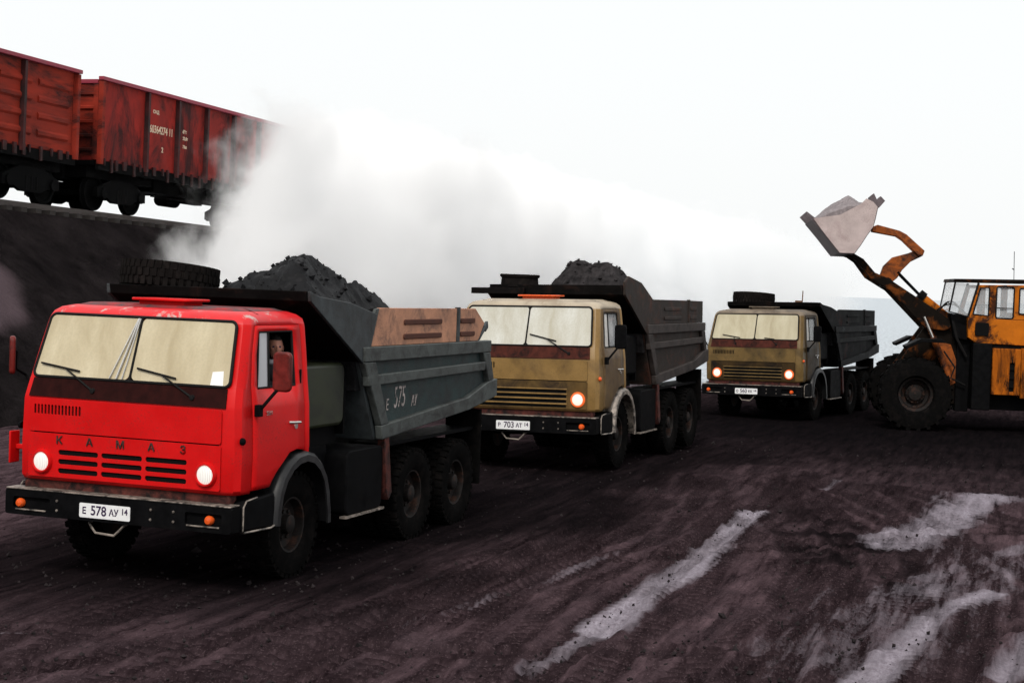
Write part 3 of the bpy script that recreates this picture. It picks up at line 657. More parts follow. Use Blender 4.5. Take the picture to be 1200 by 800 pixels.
# ------------------------------------------------------------------ steam
def build_steam():
    mb = MB(); mb.box(-13, 92, -13.5, 9, -4.9, 7.2)
    mt = bpy.data.materials.new('white_steam'); mt.use_nodes = True; nt = mt.node_tree; nt.nodes.clear()
    out = nt.nodes.new('ShaderNodeOutputMaterial'); pv = nt.nodes.new('ShaderNodeVolumePrincipled')
    pv.inputs['Color'].default_value = (1.0, 1.0, 1.0, 1); pv.inputs['Anisotropy'].default_value = 0.0
    tc = nt.nodes.new('ShaderNodeTexCoord'); sp = nt.nodes.new('ShaderNodeSeparateXYZ'); nt.links.new(tc.outputs['Object'], sp.inputs[0])
    s, yl, z = sp.outputs[0], sp.outputs[1], sp.outputs[2]
    v = math_n(nt, 'MULTIPLY', yl, -1.0)
    # left flank of the plume, leaning away as it rises
    d1 = math_n(nt, 'ADD', s, math_n(nt, 'MULTIPLY', v, 2.13)); d1 = math_n(nt, 'SUBTRACT', d1, 9.2); d1 = math_n(nt, 'MULTIPLY', d1, 0.425)
    d1 = math_n(nt, 'SUBTRACT', d1, math_n(nt, 'MULTIPLY', math_n(nt, 'ADD', z, 2.0), 0.42))
    d2 = math_n(nt, 'MULTIPLY', math_n(nt, 'SUBTRACT', math_n(nt, 'SUBTRACT', 4.1, math_n(nt, 'MULTIPLY', v, 0.22)), z), 1.7)
    d3 = math_n(nt, 'ADD', v, 7.0); d4 = math_n(nt, 'SUBTRACT', 11.5, v)
    e = math_n(nt, 'MINIMUM', math_n(nt, 'MINIMUM', d1, d2), math_n(nt, 'MINIMUM', d3, d4))
    n1 = noise(nt, tc.outputs['Object'], 0.34, 7, 0.62, 0.35)
    e = math_n(nt, 'ADD', e, math_n(nt, 'MULTIPLY', math_n(nt, 'SUBTRACT', n1, 0.50), 7.5))
    n2 = noise(nt, tc.outputs['Object'], 1.15, 4, 0.6, 0.6)
    e = math_n(nt, 'ADD', e, math_n(nt, 'MULTIPLY', math_n(nt, 'SUBTRACT', n2, 0.5), 2.6))
    mr = nt.nodes.new('ShaderNodeMapRange'); mr.interpolation_type = 'SMOOTHSTEP'; nt.links.new(e, mr.inputs[0])
    mr.inputs[1].default_value = 0.0; mr.inputs[2].default_value = 1.8; mr.inputs[3].default_value = 0.0; mr.inputs[4].default_value = 1.25
    fd = nt.nodes.new('ShaderNodeMapRange'); fd.interpolation_type = 'SMOOTHSTEP'; nt.links.new(s, fd.inputs[0])      # thins out down the line
    fd.inputs[1].default_value = 12; fd.inputs[2].default_value = 60; fd.inputs[3].default_value = 1.0; fd.inputs[4].default_value = 0.11
    nt.links.new(math_n(nt, 'MULTIPLY', mr.outputs[0], fd.outputs[0]), pv.inputs['Density']); nt.links.new(pv.outputs[0], out.inputs['Volume'])
    o = mb.build('steam_cloud', mt, smooth=0); o.location = (TO[0], TO[1], TZ); o.rotation_euler = (0, 0, TA)
    tag(o, 'thick white cloud of steam drifting across the wagons and the embankment', 'steam', kind='stuff')
build_steam()

# ------------------------------------------------------------------ truck wheels
def tyre_mb(rad, width, lugs=34, rin=None, lug_h=0.018):
    rin = rin or rad * 0.53; w2 = width / 2; mb = MB()
    mb.lathe([(rin, -w2 * 0.78), (rin + 0.03, -w2 * 0.95), (rad * 0.80, -w2 * 1.05), (rad * 0.93, -w2 * 0.98), (rad - 0.012, -w2 * 0.80), (rad, -w2 * 0.5), (rad, w2 * 0.5), (rad - 0.012, w2 * 0.80), (rad * 0.93, w2 * 0.98), (rad * 0.80, w2 * 1.05), (rin + 0.03, w2 * 0.95), (rin, w2 * 0.78), (rin, -w2 * 0.78)], n=48, cap=False)
    for i in range(lugs):
        for row, (ya, yb) in enumerate(((-0.98, -0.36), (-0.30, 0.30), (0.36, 0.98))):
            a = 2 * math.pi * (i + 0.5 * (row % 2)) / lugs; st = len(mb.v); hw = rad * math.pi / lugs * 0.62
            mb.box(-hw, hw, ya * w2, yb * w2, rad - 0.03, rad + lug_h * (0.6 if row != 1 else 1))
            mb.xform(Matrix.Rotation(a, 4, 'Y'), st)
    return mb
def rim_mb(rad, width, side):
    """dished rim; side = +1 when the face looks to +y"""
    w2 = width / 2; rr = rad * 0.53; mb = MB()
    f = lambda y: y * side
    mb.lathe([(rr + 0.02, f(w2 * 0.86)), (rr + 0.02, f(w2 * 0.80)), (rr - 0.02, f(w2 * 0.74)), (rr - 0.035, f(w2 * 0.1)), (rr * 0.62, f(-w2 * 0.05)), (rr * 0.58, f(w2 * 0.18)), (rr * 0.36, f(w2 * 0.22)), (rr * 0.34, f(w2 * 0.7)), (rr * 0.25, f(w2 * 0.8)), (0.0, f(w2 * 0.8))], n=32, cap=False)
    mb.lathe([(rr + 0.02, f(w2 * 0.86)), (rr + 0.02, f(-w2 * 0.8)), (rr - 0.03, f(-w2 * 0.8)), (0.0, f(-w2 * 0.1))], n=32, cap=False)
    for k in range(8):
        a = 2 * math.pi * k / 8; mb.lathe([(0, f(w2 * 0.15)), (0.022, f(w2 * 0.15)), (0.02, f(w2 * 0.32)), (0, f(w2 * 0.34))], (rr * 0.48 * math.cos(a), 0, rr * 0.48 * math.sin(a)), 'y', 6)
    return mb
TYRE = None; RIMS = {}
def truck_wheel(root, x, y, z, side, rad=0.515, width=0.27, steer=0.0):
    global TYRE
    if TYRE is None:
        t = tyre_mb(rad, width).build('wheel', M['rubber'], root, smooth=32); TYRE = t.data
    else:
        t = bpy.data.objects.new('wheel', TYRE); COL.objects.link(t); t.parent = root
    t.location = (x, y, z); t.rotation_euler = (0, random.uniform(0, 1), steer)
    if side not in RIMS:
        rm = rim_mb(rad, width, side).build('rim', M['rim'], t, smooth=35); RIMS[side] = rm.data
    else:
        rm = bpy.data.objects.new('rim', RIMS[side]); COL.objects.link(rm); rm.parent = t
    return t

# ------------------------------------------------------------------ trucks
ZR = [(0.93, 1.225, 1.185), (0.97, 1.243, 1.20), (1.30, 1.246, 1.205), (1.70, 1.246, 1.19), (1.74, 1.238, 1.185), (1.88, 1.195, 1.17), (1.92, 1.180, 1.165), (2.20, 1.085, 1.14), (2.45, 0.998, 1.112), (2.48, 0.985, 1.105), (2.53, 0.955, 1.085), (2.57, 0.90, 1.04), (2.595, 0.80, 0.95)]
def cabx(z):
    zs = [q[0] for q in ZR]; return float(np.interp(z, zs, [q[1] for q in ZR])), float(np.interp(z, zs, [q[2] for q in ZR]))
def cab_cols(z):
    xf, w_ = cabx(z); rear = -0.20 + max(0, z - 2.53) * 1.2
    return [(rear, w_ - 0.06), (rear + 0.05, w_), (-0.04, w_), (0.12, w_), (0.26, w_), (0.46, w_), (0.64, w_), (min(0.88, xf - 0.22), w_), (min(0.99, xf - 0.14), w_), (xf - 0.085, w_ - 0.012), (xf - 0.025, w_ - 0.055), (xf, w_ - 0.13)]
CBOT = [1.2, 1.22, 1.25, 1.27, 1.25, 1.12, 0.95, 0.93, 0.93, 0.93, 0.93, 0.93]
def build_truck(pose, o_):
    x, y, ya, z, ro = pose
    root = empty('dump_truck', (x, y, z), (ro, 0, ya)); tag(root, o_['label'], 'dump truck', 'dump trucks queuing in the coal yard')
    P, P2 = M[o_['paint']], M[o_['roof']]
    # ---- cab shell
    zs = [q[0] for q in ZR]; mb = MB(); ids = []
    rows = []
    for z_ in zs:
        c = cab_cols(z_); L = [(cx, cy, max(z_, CBOT[i])) for i, (cx, cy) in enumerate(c)]
        ring = L + [(c[-1][0], 0.0, z_)] + [(q[0], -q[1], q[2]) for q in L[::-1]]
        rows.append(ring)
    n = len(rows[0]); key = {}
    def vid(q):
        k = tuple(round(t, 5) for t in q)
        if k not in key: key[k] = len(mb.v); mb.v.append(q)
        return key[k]
    def quad(a, b, c, d):
        f = []
        for q in (vid(a), vid(b), vid(c), vid(d)):
            if q not in f: f.append(q)
        if len(f) >= 3: mb.face(f)
    for i in range(len(zs) - 1):
        for j in range(n - 1):
            side_j = j if j < 11 else n - 2 - j
            door = 2 <= side_j <= 7 and i < 9
            wind = j in (11, 12) and 6 <= i < 9
            if door or wind: continue
            mb.m = 1 if i >= 9 else 0
            quad(rows[i][j], rows[i][j + 1], rows[i + 1][j + 1], rows[i + 1][j])
        mb.m = 0
        quad(rows[i][n - 1], rows[i][0], rows[i + 1][0], rows[i + 1][n - 1])
    mb.m = 1; mb.face([vid(q) for q in rows[-1]])
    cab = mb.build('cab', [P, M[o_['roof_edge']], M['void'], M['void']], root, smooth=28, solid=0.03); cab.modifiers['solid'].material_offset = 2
    # raised dusty roof skin
    mb = MB(); top = [(q[0] * 0.97 + 0.008, q[1] * 0.97, 2.599) for q in rows[-1]]; b = len(mb.v)
    mb.v += [(q[0], q[1], 2.597) for q in top] + [(q[0] * 0.9 + 0.02, q[1] * 0.9, 2.622) for q in top]
    k = len(top)
    for j in range(k): mb.face((b + j, b + (j + 1) % k, b + k + (j + 1) % k, b + k + j))
    mb.face([b + k + j for j in range(k)])
    mb.build('roof_skin', P2, root, smooth=28)
    mb = MB(); mb.prism(rrect(0.28, 0.74, -0.33, 0.33, 0.08), 'z', 2.66, 2.685); mb.box(0.34, 0.68, -0.25, 0.25, 2.60, 2.66)
    mb.build('roof_hatch', M['red'] if o_['paint'] == 'red' else M['amber' if o_['paint'] == 'bronze' else 'tan'], root, bevel=0.008)
    # ---- doors
    dz = [0.955, 1.0, 1.12, 1.25, 1.30, 1.55, 1.70, 1.885, 1.92, 2.2, 2.42, 2.472]
    for sgn in (1, -1):
        mb = MB(); key = {}
        def cols(z_):
            c = cab_cols(z_)[2:9]; c = [list(q) for q in c]; c[0][0] += 0.012; c[-1][0] -= 0.012
            return [(q[0], sgn * (q[1] + 0.007), max(z_, CBOT[2 + i] + 0.006)) for i, q in enumerate(c)]
        rr = [cols(z_) for z_ in dz]
        def vid(q):
            k_ = tuple(round(t, 5) for t in q)
            if k_ not in key: key[k_] = len(mb.v); mb.v.append(q)
            return key[k_]
        for i in range(len(dz) - 1):
            for j in range(6):
                if 1 <= j <= 4 and 7 <= i <= 9: continue
                f = []
                for q in (rr[i][j], rr[i][j + 1], rr[i + 1][j + 1], rr[i + 1][j]):
                    t = vid(q)
                    if t not in f: f.append(t)
                if len(f) >= 3: mb.face(f)
        # front of the window hole stops at the vent pane's front edge: fill the strip j=5 is the pillar
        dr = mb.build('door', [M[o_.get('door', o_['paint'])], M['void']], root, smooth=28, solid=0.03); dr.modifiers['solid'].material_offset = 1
        xw = lambda z_: min(0.88, cabx(z_)[0] - 0.22); yw = lambda z_: sgn * (cabx(z_)[1] - 0.004)
        # window frame and vent pane
        mb = MB(); zb, zt = 1.895, 2.412
        fr = [(0.13, yw(zb), zb), (xw(zb) - 0.01, yw(zb), zb), (xw(zt) - 0.01, yw(zt), zt), (0.13, yw(zt), zt), (0.13, yw(zb), zb)]
        mb.tube(fr, 0.014, 6); xd = 0.65
        mb.tube([(xd, yw(zb), zb), (xd - 0.05, yw(zt), zt)], 0.016, 6)
        mb.build('window_frame', M['gasket'], dr, smooth=30)
        mb = MB()
        def pane(x0b, x1b, x0t, x1t, off):
            b = len(mb.v)
            for dy in (0, 0.005):
                for (xx, zz) in ((x0b, zb), (x1b, zb), (x1t, zt), (x0t, zt)): mb.v.append((xx, yw(zz) - sgn * (off + dy), zz))
            for f in ((0, 1, 2, 3), (7, 6, 5, 4), (0, 4, 5, 1), (1, 5, 6, 2), (2, 6, 7, 3), (3, 7, 4, 0)): mb.face([b + q for q in f])
        pane(xd + 0.01, xw(zb) - 0.02, xd - 0.04, xw(zt) - 0.02, 0.0)
        mb.build('vent_window', M[o_.get('vent', 'glass_vent')], dr, smooth=0)
        if not o_.get('open_window') or sgn < 0:
            mb = MB(); pane(0.14, xd - 0.012, 0.14, xd - 0.062, 0.004); mb.build('window_pane', M[o_.get('side_glass', 'glass_clear')], dr, smooth=0)
        mb = MB(); yh = sgn * (cabx(1.55)[1] + 0.022)
        mb.tube([(0.10, yh - sgn * 0.02, 1.535), (0.12, yh + sgn * 0.018, 1.535), (0.24, yh + sgn * 0.018, 1.54), (0.27, yh - sgn * 0.02, 1.54)], 0.015, 8)
        mb.lathe([(0, 0), (0.03, 0), (0.03, sgn * 0.012), (0, sgn * 0.012)], (0.15, yh - sgn * 0.014, 1.50), 'y', 10)
        mb.build('door_handle', M['chrome'], dr)
        mb = MB(); mb.box(0.0, 0.03, sgn * (cabx(2.0)[1] + 0.006), sgn * (cabx(2.0)[1] + 0.016), 1.86, 2.04) if sgn > 0 else mb.box(0.0, 0.03, sgn * (cabx(2.0)[1] + 0.016), sgn * (cabx(2.0)[1] + 0.006), 1.86, 2.04)
        mb.build('door_hinge', M['black'], dr)
        # mirror
        mb = MB(); ym = sgn * 1.42
        mcx, mcz = (0.83, 2.06) if sgn > 0 else (1.0, 2.08)
        st0 = len(mb.v); mb.prism(rrect(ym - 0.095, ym + 0.095, mcz - 0.185, mcz + 0.185, 0.05), 'x', mcx, mcx + 0.055)
        if sgn < 0: mb.xform(Matrix.Translation((mcx, ym, 0)) @ Matrix.Rotation(R(-52), 4, 'Z') @ Matrix.Translation((-mcx, -ym, 0)), st0)
        mi = mb.build('mirror', M[o_['mirror'] if sgn > 0 else o_.get('mirror_r', o_['mirror'])], root, bevel=0.02, seg=3)
        mb = MB(); yb = sgn * 1.205
        mb.tube([(0.93, yb + sgn * 0.03, 1.70), (0.88, ym - sgn * 0.05, 1.88), (mcx - 0.01, ym, mcz - 0.13), (mcx - 0.012, ym, mcz + 0.05)], 0.017, 8)
        mb.box(0.90, 0.98, min(yb, yb + sgn * 0.05), max(yb, yb + sgn * 0.05), 1.64, 1.75)
        mb.build('mirror_arm', M['black'], mi, bevel=0.008)
        if o_.get('badge') and sgn > 0:
            text_obj('door_badge', '5511', 0.06, (0.68, cabx(1.64)[1] + 0.012, 1.655), (-1, 0, 0), (0, 0, 1), M['chrome'], dr, 0.004)
    # ---- windshield
    zb, zt = 1.905, 2.50
    def wsp(u, t, off):     # u = y, t = 0..1 up the glass
        zz = zb + (zt - zb) * t; xx = 1.185 + (0.979 - 1.185) * t
        return (xx + off * 0.945, u * (1 - 0.055 * t), zz + off * 0.327)
    hw = 1.065
    H_ = 0.63
    for sgn in (-1, 1):
        mb = MB(); u0, u1 = sorted((sgn * 0.014, sgn * hw))
        oc = [(u, t / H_) for (u, t) in rrect(u0, u1, 0.012, 0.62, 0.05)]
        mb.plate(oc, [], lambda u, t: wsp(u, t, 0.006), lambda u, t: wsp(u, t, 0.013))
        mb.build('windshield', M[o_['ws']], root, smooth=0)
    mb = MB(); oc = [(u, t / H_) for (u, t) in rrect(-hw, hw, 0.0, 0.63, 0.06, 5)]
    mb.tube([wsp(u, t, 0.012) for (u, t) in oc + oc[:1]], 0.015, 8, cap=False)
    mb.tube([wsp(0, 0, 0.014), wsp(0, 1, 0.014)], 0.013, 6)
    mb.build('windshield_gasket', M['gasket'], root, smooth=40)
    if o_.get('ws_strips'):
        mb = MB()
        mb.tube([wsp(-0.03, 0.97, 0.03), wsp(-0.21, 0.02, 0.03)], 0.007, 6); mb.tube([wsp(-0.02, 0.97, 0.03), wsp(-0.135, 0.02, 0.03)], 0.010, 6); mb.tube([wsp(-0.01, 0.97, 0.028), wsp(-0.075, 0.02, 0.028)], 0.006, 6)
        mb.build('windshield_strip', [M['chrome']], root, smooth=40)  # thin bright strips slanting across one pane
        mb = MB(); oc = [(u, t) for (u, t) in [(0.86, 0.01), (0.995, 0.01), (0.985, 0.24), (0.87, 0.22)]]
        mb.plate(oc, [], lambda u, t: wsp(u, t, 0.0135), lambda u, t: wsp(u, t, 0.0155)); mb.build('windshield_paper', M['paper'], root, smooth=0)
        mb = MB(); a = [wsp(0.55 + 0.30 * math.cos(q), 0.20 + 0.16 * math.sin(q), -0.02) for q in np.linspace(0, math.pi, 16)]
        mb.tube(a, 0.012, 6); mb.build('steering_wheel', M['black'], root)
    # wipers: (base y, blade ends)
    for (by, a, bq) in o_['wipers']:
        mb = MB(); aa = wsp(a[0], a[1], 0.032); bb = wsp(bq[0], bq[1], 0.032); mid = tuple((i * 0.35 + j * 0.65) for i, j in zip(aa, bb)); mid = (mid[0] + 0.012, mid[1], mid[2])
        base = (1.238, by, 1.80)
        mb.tube([aa, bb], [0.010, 0.010], 6); mb.tube([base, mid], [0.011, 0.007], 6); mb.lathe([(0, 0), (0.028, 0), (0.022, 0.03), (0, 0.032)], (1.222, by, 1.80), 'x', 12)
        mb.build('wiper', M['gasket'], root)
    # ---- cowl band, hood, grille
    mb = MB(); pts = [(1.895, 1.191), (1.86, 1.203), (1.80, 1.221), (1.745, 1.239), (1.722, 1.247)]; b = len(mb.v)
    for off in (0.003, 0.012):
        for (zz, xx) in pts:
            hwc = 1.06 - 0.25 * 0 + (1.745 - zz) * 0.1
            for yy in (-hwc, hwc): mb.v.append((xx + off, yy, zz))
    q = len(pts) * 2
    for i in range(len(pts) - 1):
        mb.face((b + 2 * i, b + 2 * i + 1, b + 2 * i + 3, b + 2 * i + 2)); mb.face((b + q + 2 * i, b + q + 2 * i + 1, b + q + 2 * i + 3, b + q + 2 * i + 2))
        mb.face((b + 2 * i, b + 2 * i + 2, b + q + 2 * i + 2, b + q + 2 * i)); mb.face((b + 2 * i + 1, b + 2 * i + 3, b + q + 2 * i + 3, b + q + 2 * i + 1))
    mb.face((b, b + 1, b + q + 1, b + q)); mb.face((b + q - 2, b + q - 1, b + 2 * q - 1, b + 2 * q - 2))
    mb.build('cowl_panel', M[o_['cowl']], root, smooth=30)
    mb = MB(); mb.box(1.2475, 1.2495, -1.0, 1.0, 0.985, 1.68); mb.build('grille_shade', M['void'], root, smooth=0)  # dark sheet added for the shade behind the louvres and slots
    fx = lambda a: (lambda u, t: (a, u, t))
    louv = [rrect(-0.99 + 0.038 * k, -0.968 + 0.038 * k, 1.555, 1.648, 0.008, 2) for k in range(14)]
    mb = MB(); mb.plate(rrect(-1.045, 1.03, 1.392, 1.708, 0.03), louv, fx(1.250), fx(1.268)); mb.build('hood_panel', P, root, smooth=0, bevel=0.004)
    slots = [rrect(ya_, yb_, zc - 0.024, zc + 0.024, 0.02, 3) for zc in (1.205, 1.118, 1.031) for (ya_, yb_) in ((-0.71, -0.272), (-0.235, 0.205), (0.242, 0.68))]
    if o_['grille'] == 'wide': slots = [rrect(-0.72, 0.70, zc - 0.022, zc + 0.022, 0.02, 3) for zc in (1.225, 1.15, 1.075, 1.0)]
    outer = rrect(-1.045, 1.03, 0.965, 1.380, 0.02)
    mb = MB(); mb.plate(outer, slots, fx(1.250), fx(1.2645)); mb.build('grille_panel', M[o_.get('grille_paint', o_['paint'])], root, smooth=0, bevel=0.004)
    if o_['grille'] == 'wide':
        mb = MB()
        for zc in (1.262, 1.1875, 1.1125, 1.0375): mb.box(1.266, 1.272, -0.73, 0.71, zc - 0.010, zc + 0.010)
        mb.build('grille_bar', M['bronze'] if o_['paint'] == 'bronze' else M['olive'], root, bevel=0.003)
    if o_.get('letters'):
        for ch, yy in zip('КАМАЗ', (-0.70, -0.365, -0.03, 0.305, 0.64)):
            text_obj('badge_letter', ch, 0.10, (1.266, yy, 1.318), (0, 1, 0), (0, 0, 1), M['letter'], root, 0.010, bold=0.001, sx=1.1)
    for sgn in (1, -1):
        hy, hz = sgn * 0.885, 1.11
        mb = MB(); mb.lathe([(0.116, 1.25), (0.116, 1.275), (0.104, 1.30), (0.090, 1.302), (0.086, 1.28), (0.08, 1.266)], (0, hy, hz), 'x', 32, cap=False)
        hl = mb.build('headlight', M[o_['hl_ring']], root, smooth=35)
        mb = MB(); mb.lathe([(0.087, 1.279), (0.076, 1.292), (0.054, 1.302), (0.027, 1.307), (0.0, 1.308)], (0, hy, hz), 'x', 32, cap=False)
        mb.build('lens', M[o_['lamp']], hl, smooth=60)
        # corner turn lamp
        mb = MB(); xt, yt = 1.175, sgn * 1.195
        mb.lathe([(0.0, 0.0), (0.034, 0.0), (0.034, sgn * 0.02), (0.024, sgn * 0.035), (0.0, sgn * 0.04)], (xt, yt - sgn * 0.005, 1.425), 'y', 16)
        mb.build('turn_lamp', M['black'] if o_['paint'] == 'red' else M['amber'], root)
    if o_.get('flap'):
        mb = MB(); mb.prism([(1.02, 1.36), (1.17, 1.36), (1.17, 1.05), (1.02, 1.05)], 'y', -1.345, -1.325); mb.box(1.05, 1.09, -1.325, -1.22, 1.18, 1.23)
        mb.build('corner_flap', P, root, bevel=0.01)
    # ---- lower strip and bumper
    mb = MB(); mb.box(1.06, 1.20, -1.13, 1.10, 0.80, 0.955); mb.build('lower_strip', M['rust_strip'], root, bevel=0.02)
    mb = MB(); hol = [rrect(-1.15, -0.74, 0.655, 0.765, 0.015, 2), rrect(0.72, 1.10, 0.655, 0.765, 0.015, 2)]
    mb.plate(rrect(-1.24, 1.20, 0.595, 0.835, 0.025), hol, fx(1.30), fx(1.335)); mb.box(1.16, 1.298, -1.235, 1.195, 0.60, 0.83)
    bu = mb.build('bumper', M['black'], root, smooth=0, bevel=0.008)
    mb = MB(); mb.box(1.17, 1.34, -1.23, 1.19, 0.836, 0.848); mb.box(1.30, 1.345, -1.12, -0.78, 0.640, 0.654); mb.box(1.30, 1.345, 0.74, 1.08, 0.640, 0.654)
    mb.build('bumper_edge', M['edge'], bu, bevel=0.003)
    for yy in (-1.08, 0.965):
        mb = MB(); mb.lathe([(0.0, 1.299), (0.044, 1.299), (0.044, 1.33), (0.03, 1.352), (0.0, 1.358)], (0, yy, 0.705), 'x', 18); mb.build('turn_signal', M['amber'], bu, smooth=40)
    mb = MB()
    for yy in (-0.66, 0.36, 0.60):
        for zz in (0.665, 0.755): mb.lathe([(0, 1.334), (0.014, 1.334), (0.012, 1.343), (0, 1.345)], (0, yy, zz), 'x', 8)
    mb.build('bumper_bolt', M['edge'], bu)
    mb = MB(); mb.prism(rrect(-0.405, 0.145, 0.628, 0.762, 0.012, 2), 'x', 1.338, 1.344); pl = mb.build('number_plate', M['plate'], bu, smooth=0)
    t1, t2, t3, t4 = o_['plate']
    for body, size, yy, zz in ((t1, 0.085, -0.35, 0.69), (t2, 0.125, -0.195, 0.695), (t3, 0.085, -0.03, 0.69), (t4, 0.078, 0.085, 0.708)):
        text_obj('plate_characters', body, size, (1.3455, yy, zz), (0, 1, 0), (0, 0, 1), M['ink'], bu, 0.0008, bold=0.002, sx=0.92)
    mb = MB(); mb.tube([(1.24, -0.33, 0.585), (1.29, -0.33, 0.57), (1.30, -0.29, 0.53), (1.30, -0.25, 0.485), (1.30, -0.05, 0.475), (1.30, 0.0, 0.52), (1.29, 0.04, 0.565), (1.24, 0.06, 0.585)], 0.012, 8)
    mb.build('tow_hook', M['edge'], root)
    # step panel between bumper and fender
    for sgn in (1, -1):
        y0, y1 = sorted((sgn * 0.92, sgn * 1.215))
        mb = MB(); mb.prism([(1.15, 0.60), (1.15, 0.82), (1.10, 0.87), (0.55, 0.90), (0.52, 0.60), (0.60, 0.575)], 'y', y0, y1); st = mb.build('step_panel', M['black'], root, bevel=0.02)
        mb = MB(); yy = sgn * 1.22
        mb.tube([(1.152, yy, 0.60), (1.152, yy, 0.82), (1.10, yy, 0.875), (0.9, yy, 0.89)], 0.008, 6); mb.tube([(1.13, yy, 0.588), (0.62, yy, 0.572), (0.50, yy, 0.60)], 0.010, 6); mb.build('step_edge', M['edge'], st)
        # fender
        arc = [(0.58, 0.58), (0.565, 0.74), (0.52, 0.90), (0.43, 1.05), (0.28, 1.17), (0.11, 1.235), (-0.07, 1.25), (-0.25, 1.21), (-0.41, 1.11), (-0.53, 0.97), (-0.60, 0.80), (-0.64, 0.60), (-0.65, 0.48)]
        mb = MB(); sec = [(0.84, 0.0), (1.14, 0.0), (1.215, -0.012), (1.245, -0.045), (1.245, -0.11), (1.225, -0.11), (1.22, -0.05), (1.13, -0.035), (0.84, -0.035)]
        nn = len(sec)
        for i, (ax, az) in enumerate(arc):
            a0 = arc[max(i - 1, 0)]; a1 = arc[min(i + 1, len(arc) - 1)]; t = Vector((a1[0] - a0[0], a1[1] - a0[1])).normalized(); nx, nz = t.y, -t.x
            for (sy, sh_) in sec: mb.v.append((ax + nx * -sh_ * -1, sgn * sy, az + nz * -sh_ * -1))
        for i in range(len(arc) - 1):
            for k in range(nn):
                k2 = (k + 1) % nn; mb.face((i * nn + k, i * nn + k2, (i + 1) * nn + k2, (i + 1) * nn + k))
        mb.face(list(range(nn))); mb.face([(len(arc) - 1) * nn + k for k in range(nn)])
        fe = mb.build('fender', M[o_.get('fender', 'fender')], root, smooth=40)
    # ---- interior
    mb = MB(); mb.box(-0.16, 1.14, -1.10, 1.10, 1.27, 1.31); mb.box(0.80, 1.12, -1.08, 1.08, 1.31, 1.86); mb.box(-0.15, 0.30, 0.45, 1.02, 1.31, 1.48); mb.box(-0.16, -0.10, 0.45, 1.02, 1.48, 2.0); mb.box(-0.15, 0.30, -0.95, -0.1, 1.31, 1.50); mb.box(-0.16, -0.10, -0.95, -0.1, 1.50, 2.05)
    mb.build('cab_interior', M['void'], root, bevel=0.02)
    if o_.get('curtain'):
        mb = MB(); pts = [(0.14 + 0.025 * k, 1.075 + 0.012 * math.sin(k * 1.9)) for k in range(15)]
        b = len(mb.v)
        for (cx, cy) in pts: mb.v.append((cx, cy, 1.92)); mb.v.append((cx * 0.7 + 0.03, cy - 0.03, 2.40))
        for k in range(14): mb.face((b + 2 * k, b + 2 * k + 2, b + 2 * k + 3, b + 2 * k + 1))
        mb.build('side_curtain', M['curtain'], root, solid=0.006)
    # ---- chassis
    mb = MB()
    for sgn in (-1, 1): mb.box(-5.0, 1.15, sgn * 0.43 - 0.04, sgn * 0.43 + 0.04, 0.72, 0.98)
    for xx in (0.9, -0.6, -1.6, -2.3, -3.5, -4.9): mb.box(xx - 0.06, xx + 0.06, -0.39, 0.39, 0.76, 0.94)
    for xx in (0, -2.84, -4.16):
        mb.tube([(xx, -1.0, 0.515), (xx, 1.0, 0.515)], 0.075, 12)
        if xx < 0: mb.lathe([(0, -0.22), (0.16, -0.2), (0.2, 0), (0.16, 0.2), (0, 0.22)], (xx, 0, 0.515), 'y', 16)
    mb.box(-0.55, 1.0, -0.36, 0.36, 0.62, 1.24); mb.box(-4.3, -2.7, -0.62, -0.5, 0.55, 0.70); mb.box(-4.3, -2.7, 0.5, 0.62, 0.55, 0.70)
    mb.box(-1.15, -0.5, -0.9, 0.9, 0.9, 1.2)
    mb.box(0.62, 1.10, -1.0, 1.0, 0.62, 0.93)
    mb.build('chassis', M['black'], root, bevel=0.012)
    mb = MB(); mb.prism(rrect(-2.02, -1.12, 0.46, 1.14, 0.09), 'y', 0.62, 1.16); ft = mb.build('fuel_tank', M['black'], root, bevel=0.015)
    mb = MB(); mb.box(-2.06, -1.10, 1.10, 1.175, 0.435, 0.458); mb.build('tank_strap', M['edge'], ft)
    mb = MB(); mb.prism(rrect(-2.02, -1.12, 0.46, 1.10, 0.09), 'y', -1.16, -0.62); mb.build('tool_box', M['black'], root, bevel=0.015)
    mb = MB(); mb.prism(rrect(-1.28, -0.30, 1.40, 2.06, 0.10, 5), 'y', -0.70, 1.03)
    mb.build('hydraulic_tank', M['tank_green'] if o_['paint'] == 'red' else M['black'], root, bevel=0.04, seg=3)
    mb = MB(); mb.box(-1.36, -1.32, 0.9, 1.0, 1.3, 2.02); mb.box(-1.36, -0.5, -0.6, 0.9, 1.2, 1.38); mb.build('tank_stand', M['black'], root)
    for sgn in (1, -1):
        y0, y1 = sorted((sgn * 1.10, sgn * 1.19))
        mb = MB(); mb.prism([(-1.98, 1.22), (-2.10, 1.22), (-2.22, 0.60), (-2.14, 0.52), (-2.08, 0.60)], 'y', y0, y1); mb.build('mudguard_bracket', M['rust_strip'], root, bevel=0.006)
        y0, y1 = sorted((sgn * 0.72, sgn * 1.2))
        mb = MB(); mb.box(-4.90, -4.87, y0, y1, 0.42, 1.36); mb.build('mud_flap', M['rubber'], root, bevel=0.004)
        mb = MB(); y0, y1 = sorted((sgn * 0.70, sgn * 1.10)); mb.box(-4.9, -2.1, y0, y1, 1.10, 1.14); mb.build('mudguard', M['black'], root)
    # ---- wheels
    st_ = o_.get('steer', 0.0)
    for sgn in (1, -1): truck_wheel(root, 0, sgn * 1.01, 0.515, sgn, steer=st_)
    for xx in (-2.84, -4.16):
        for sgn in (1, -1):
            truck_wheel(root, xx, sgn * 1.06, 0.515, -sgn if False else sgn); truck_wheel(root, xx, sgn * 0.74, 0.515, -sgn)
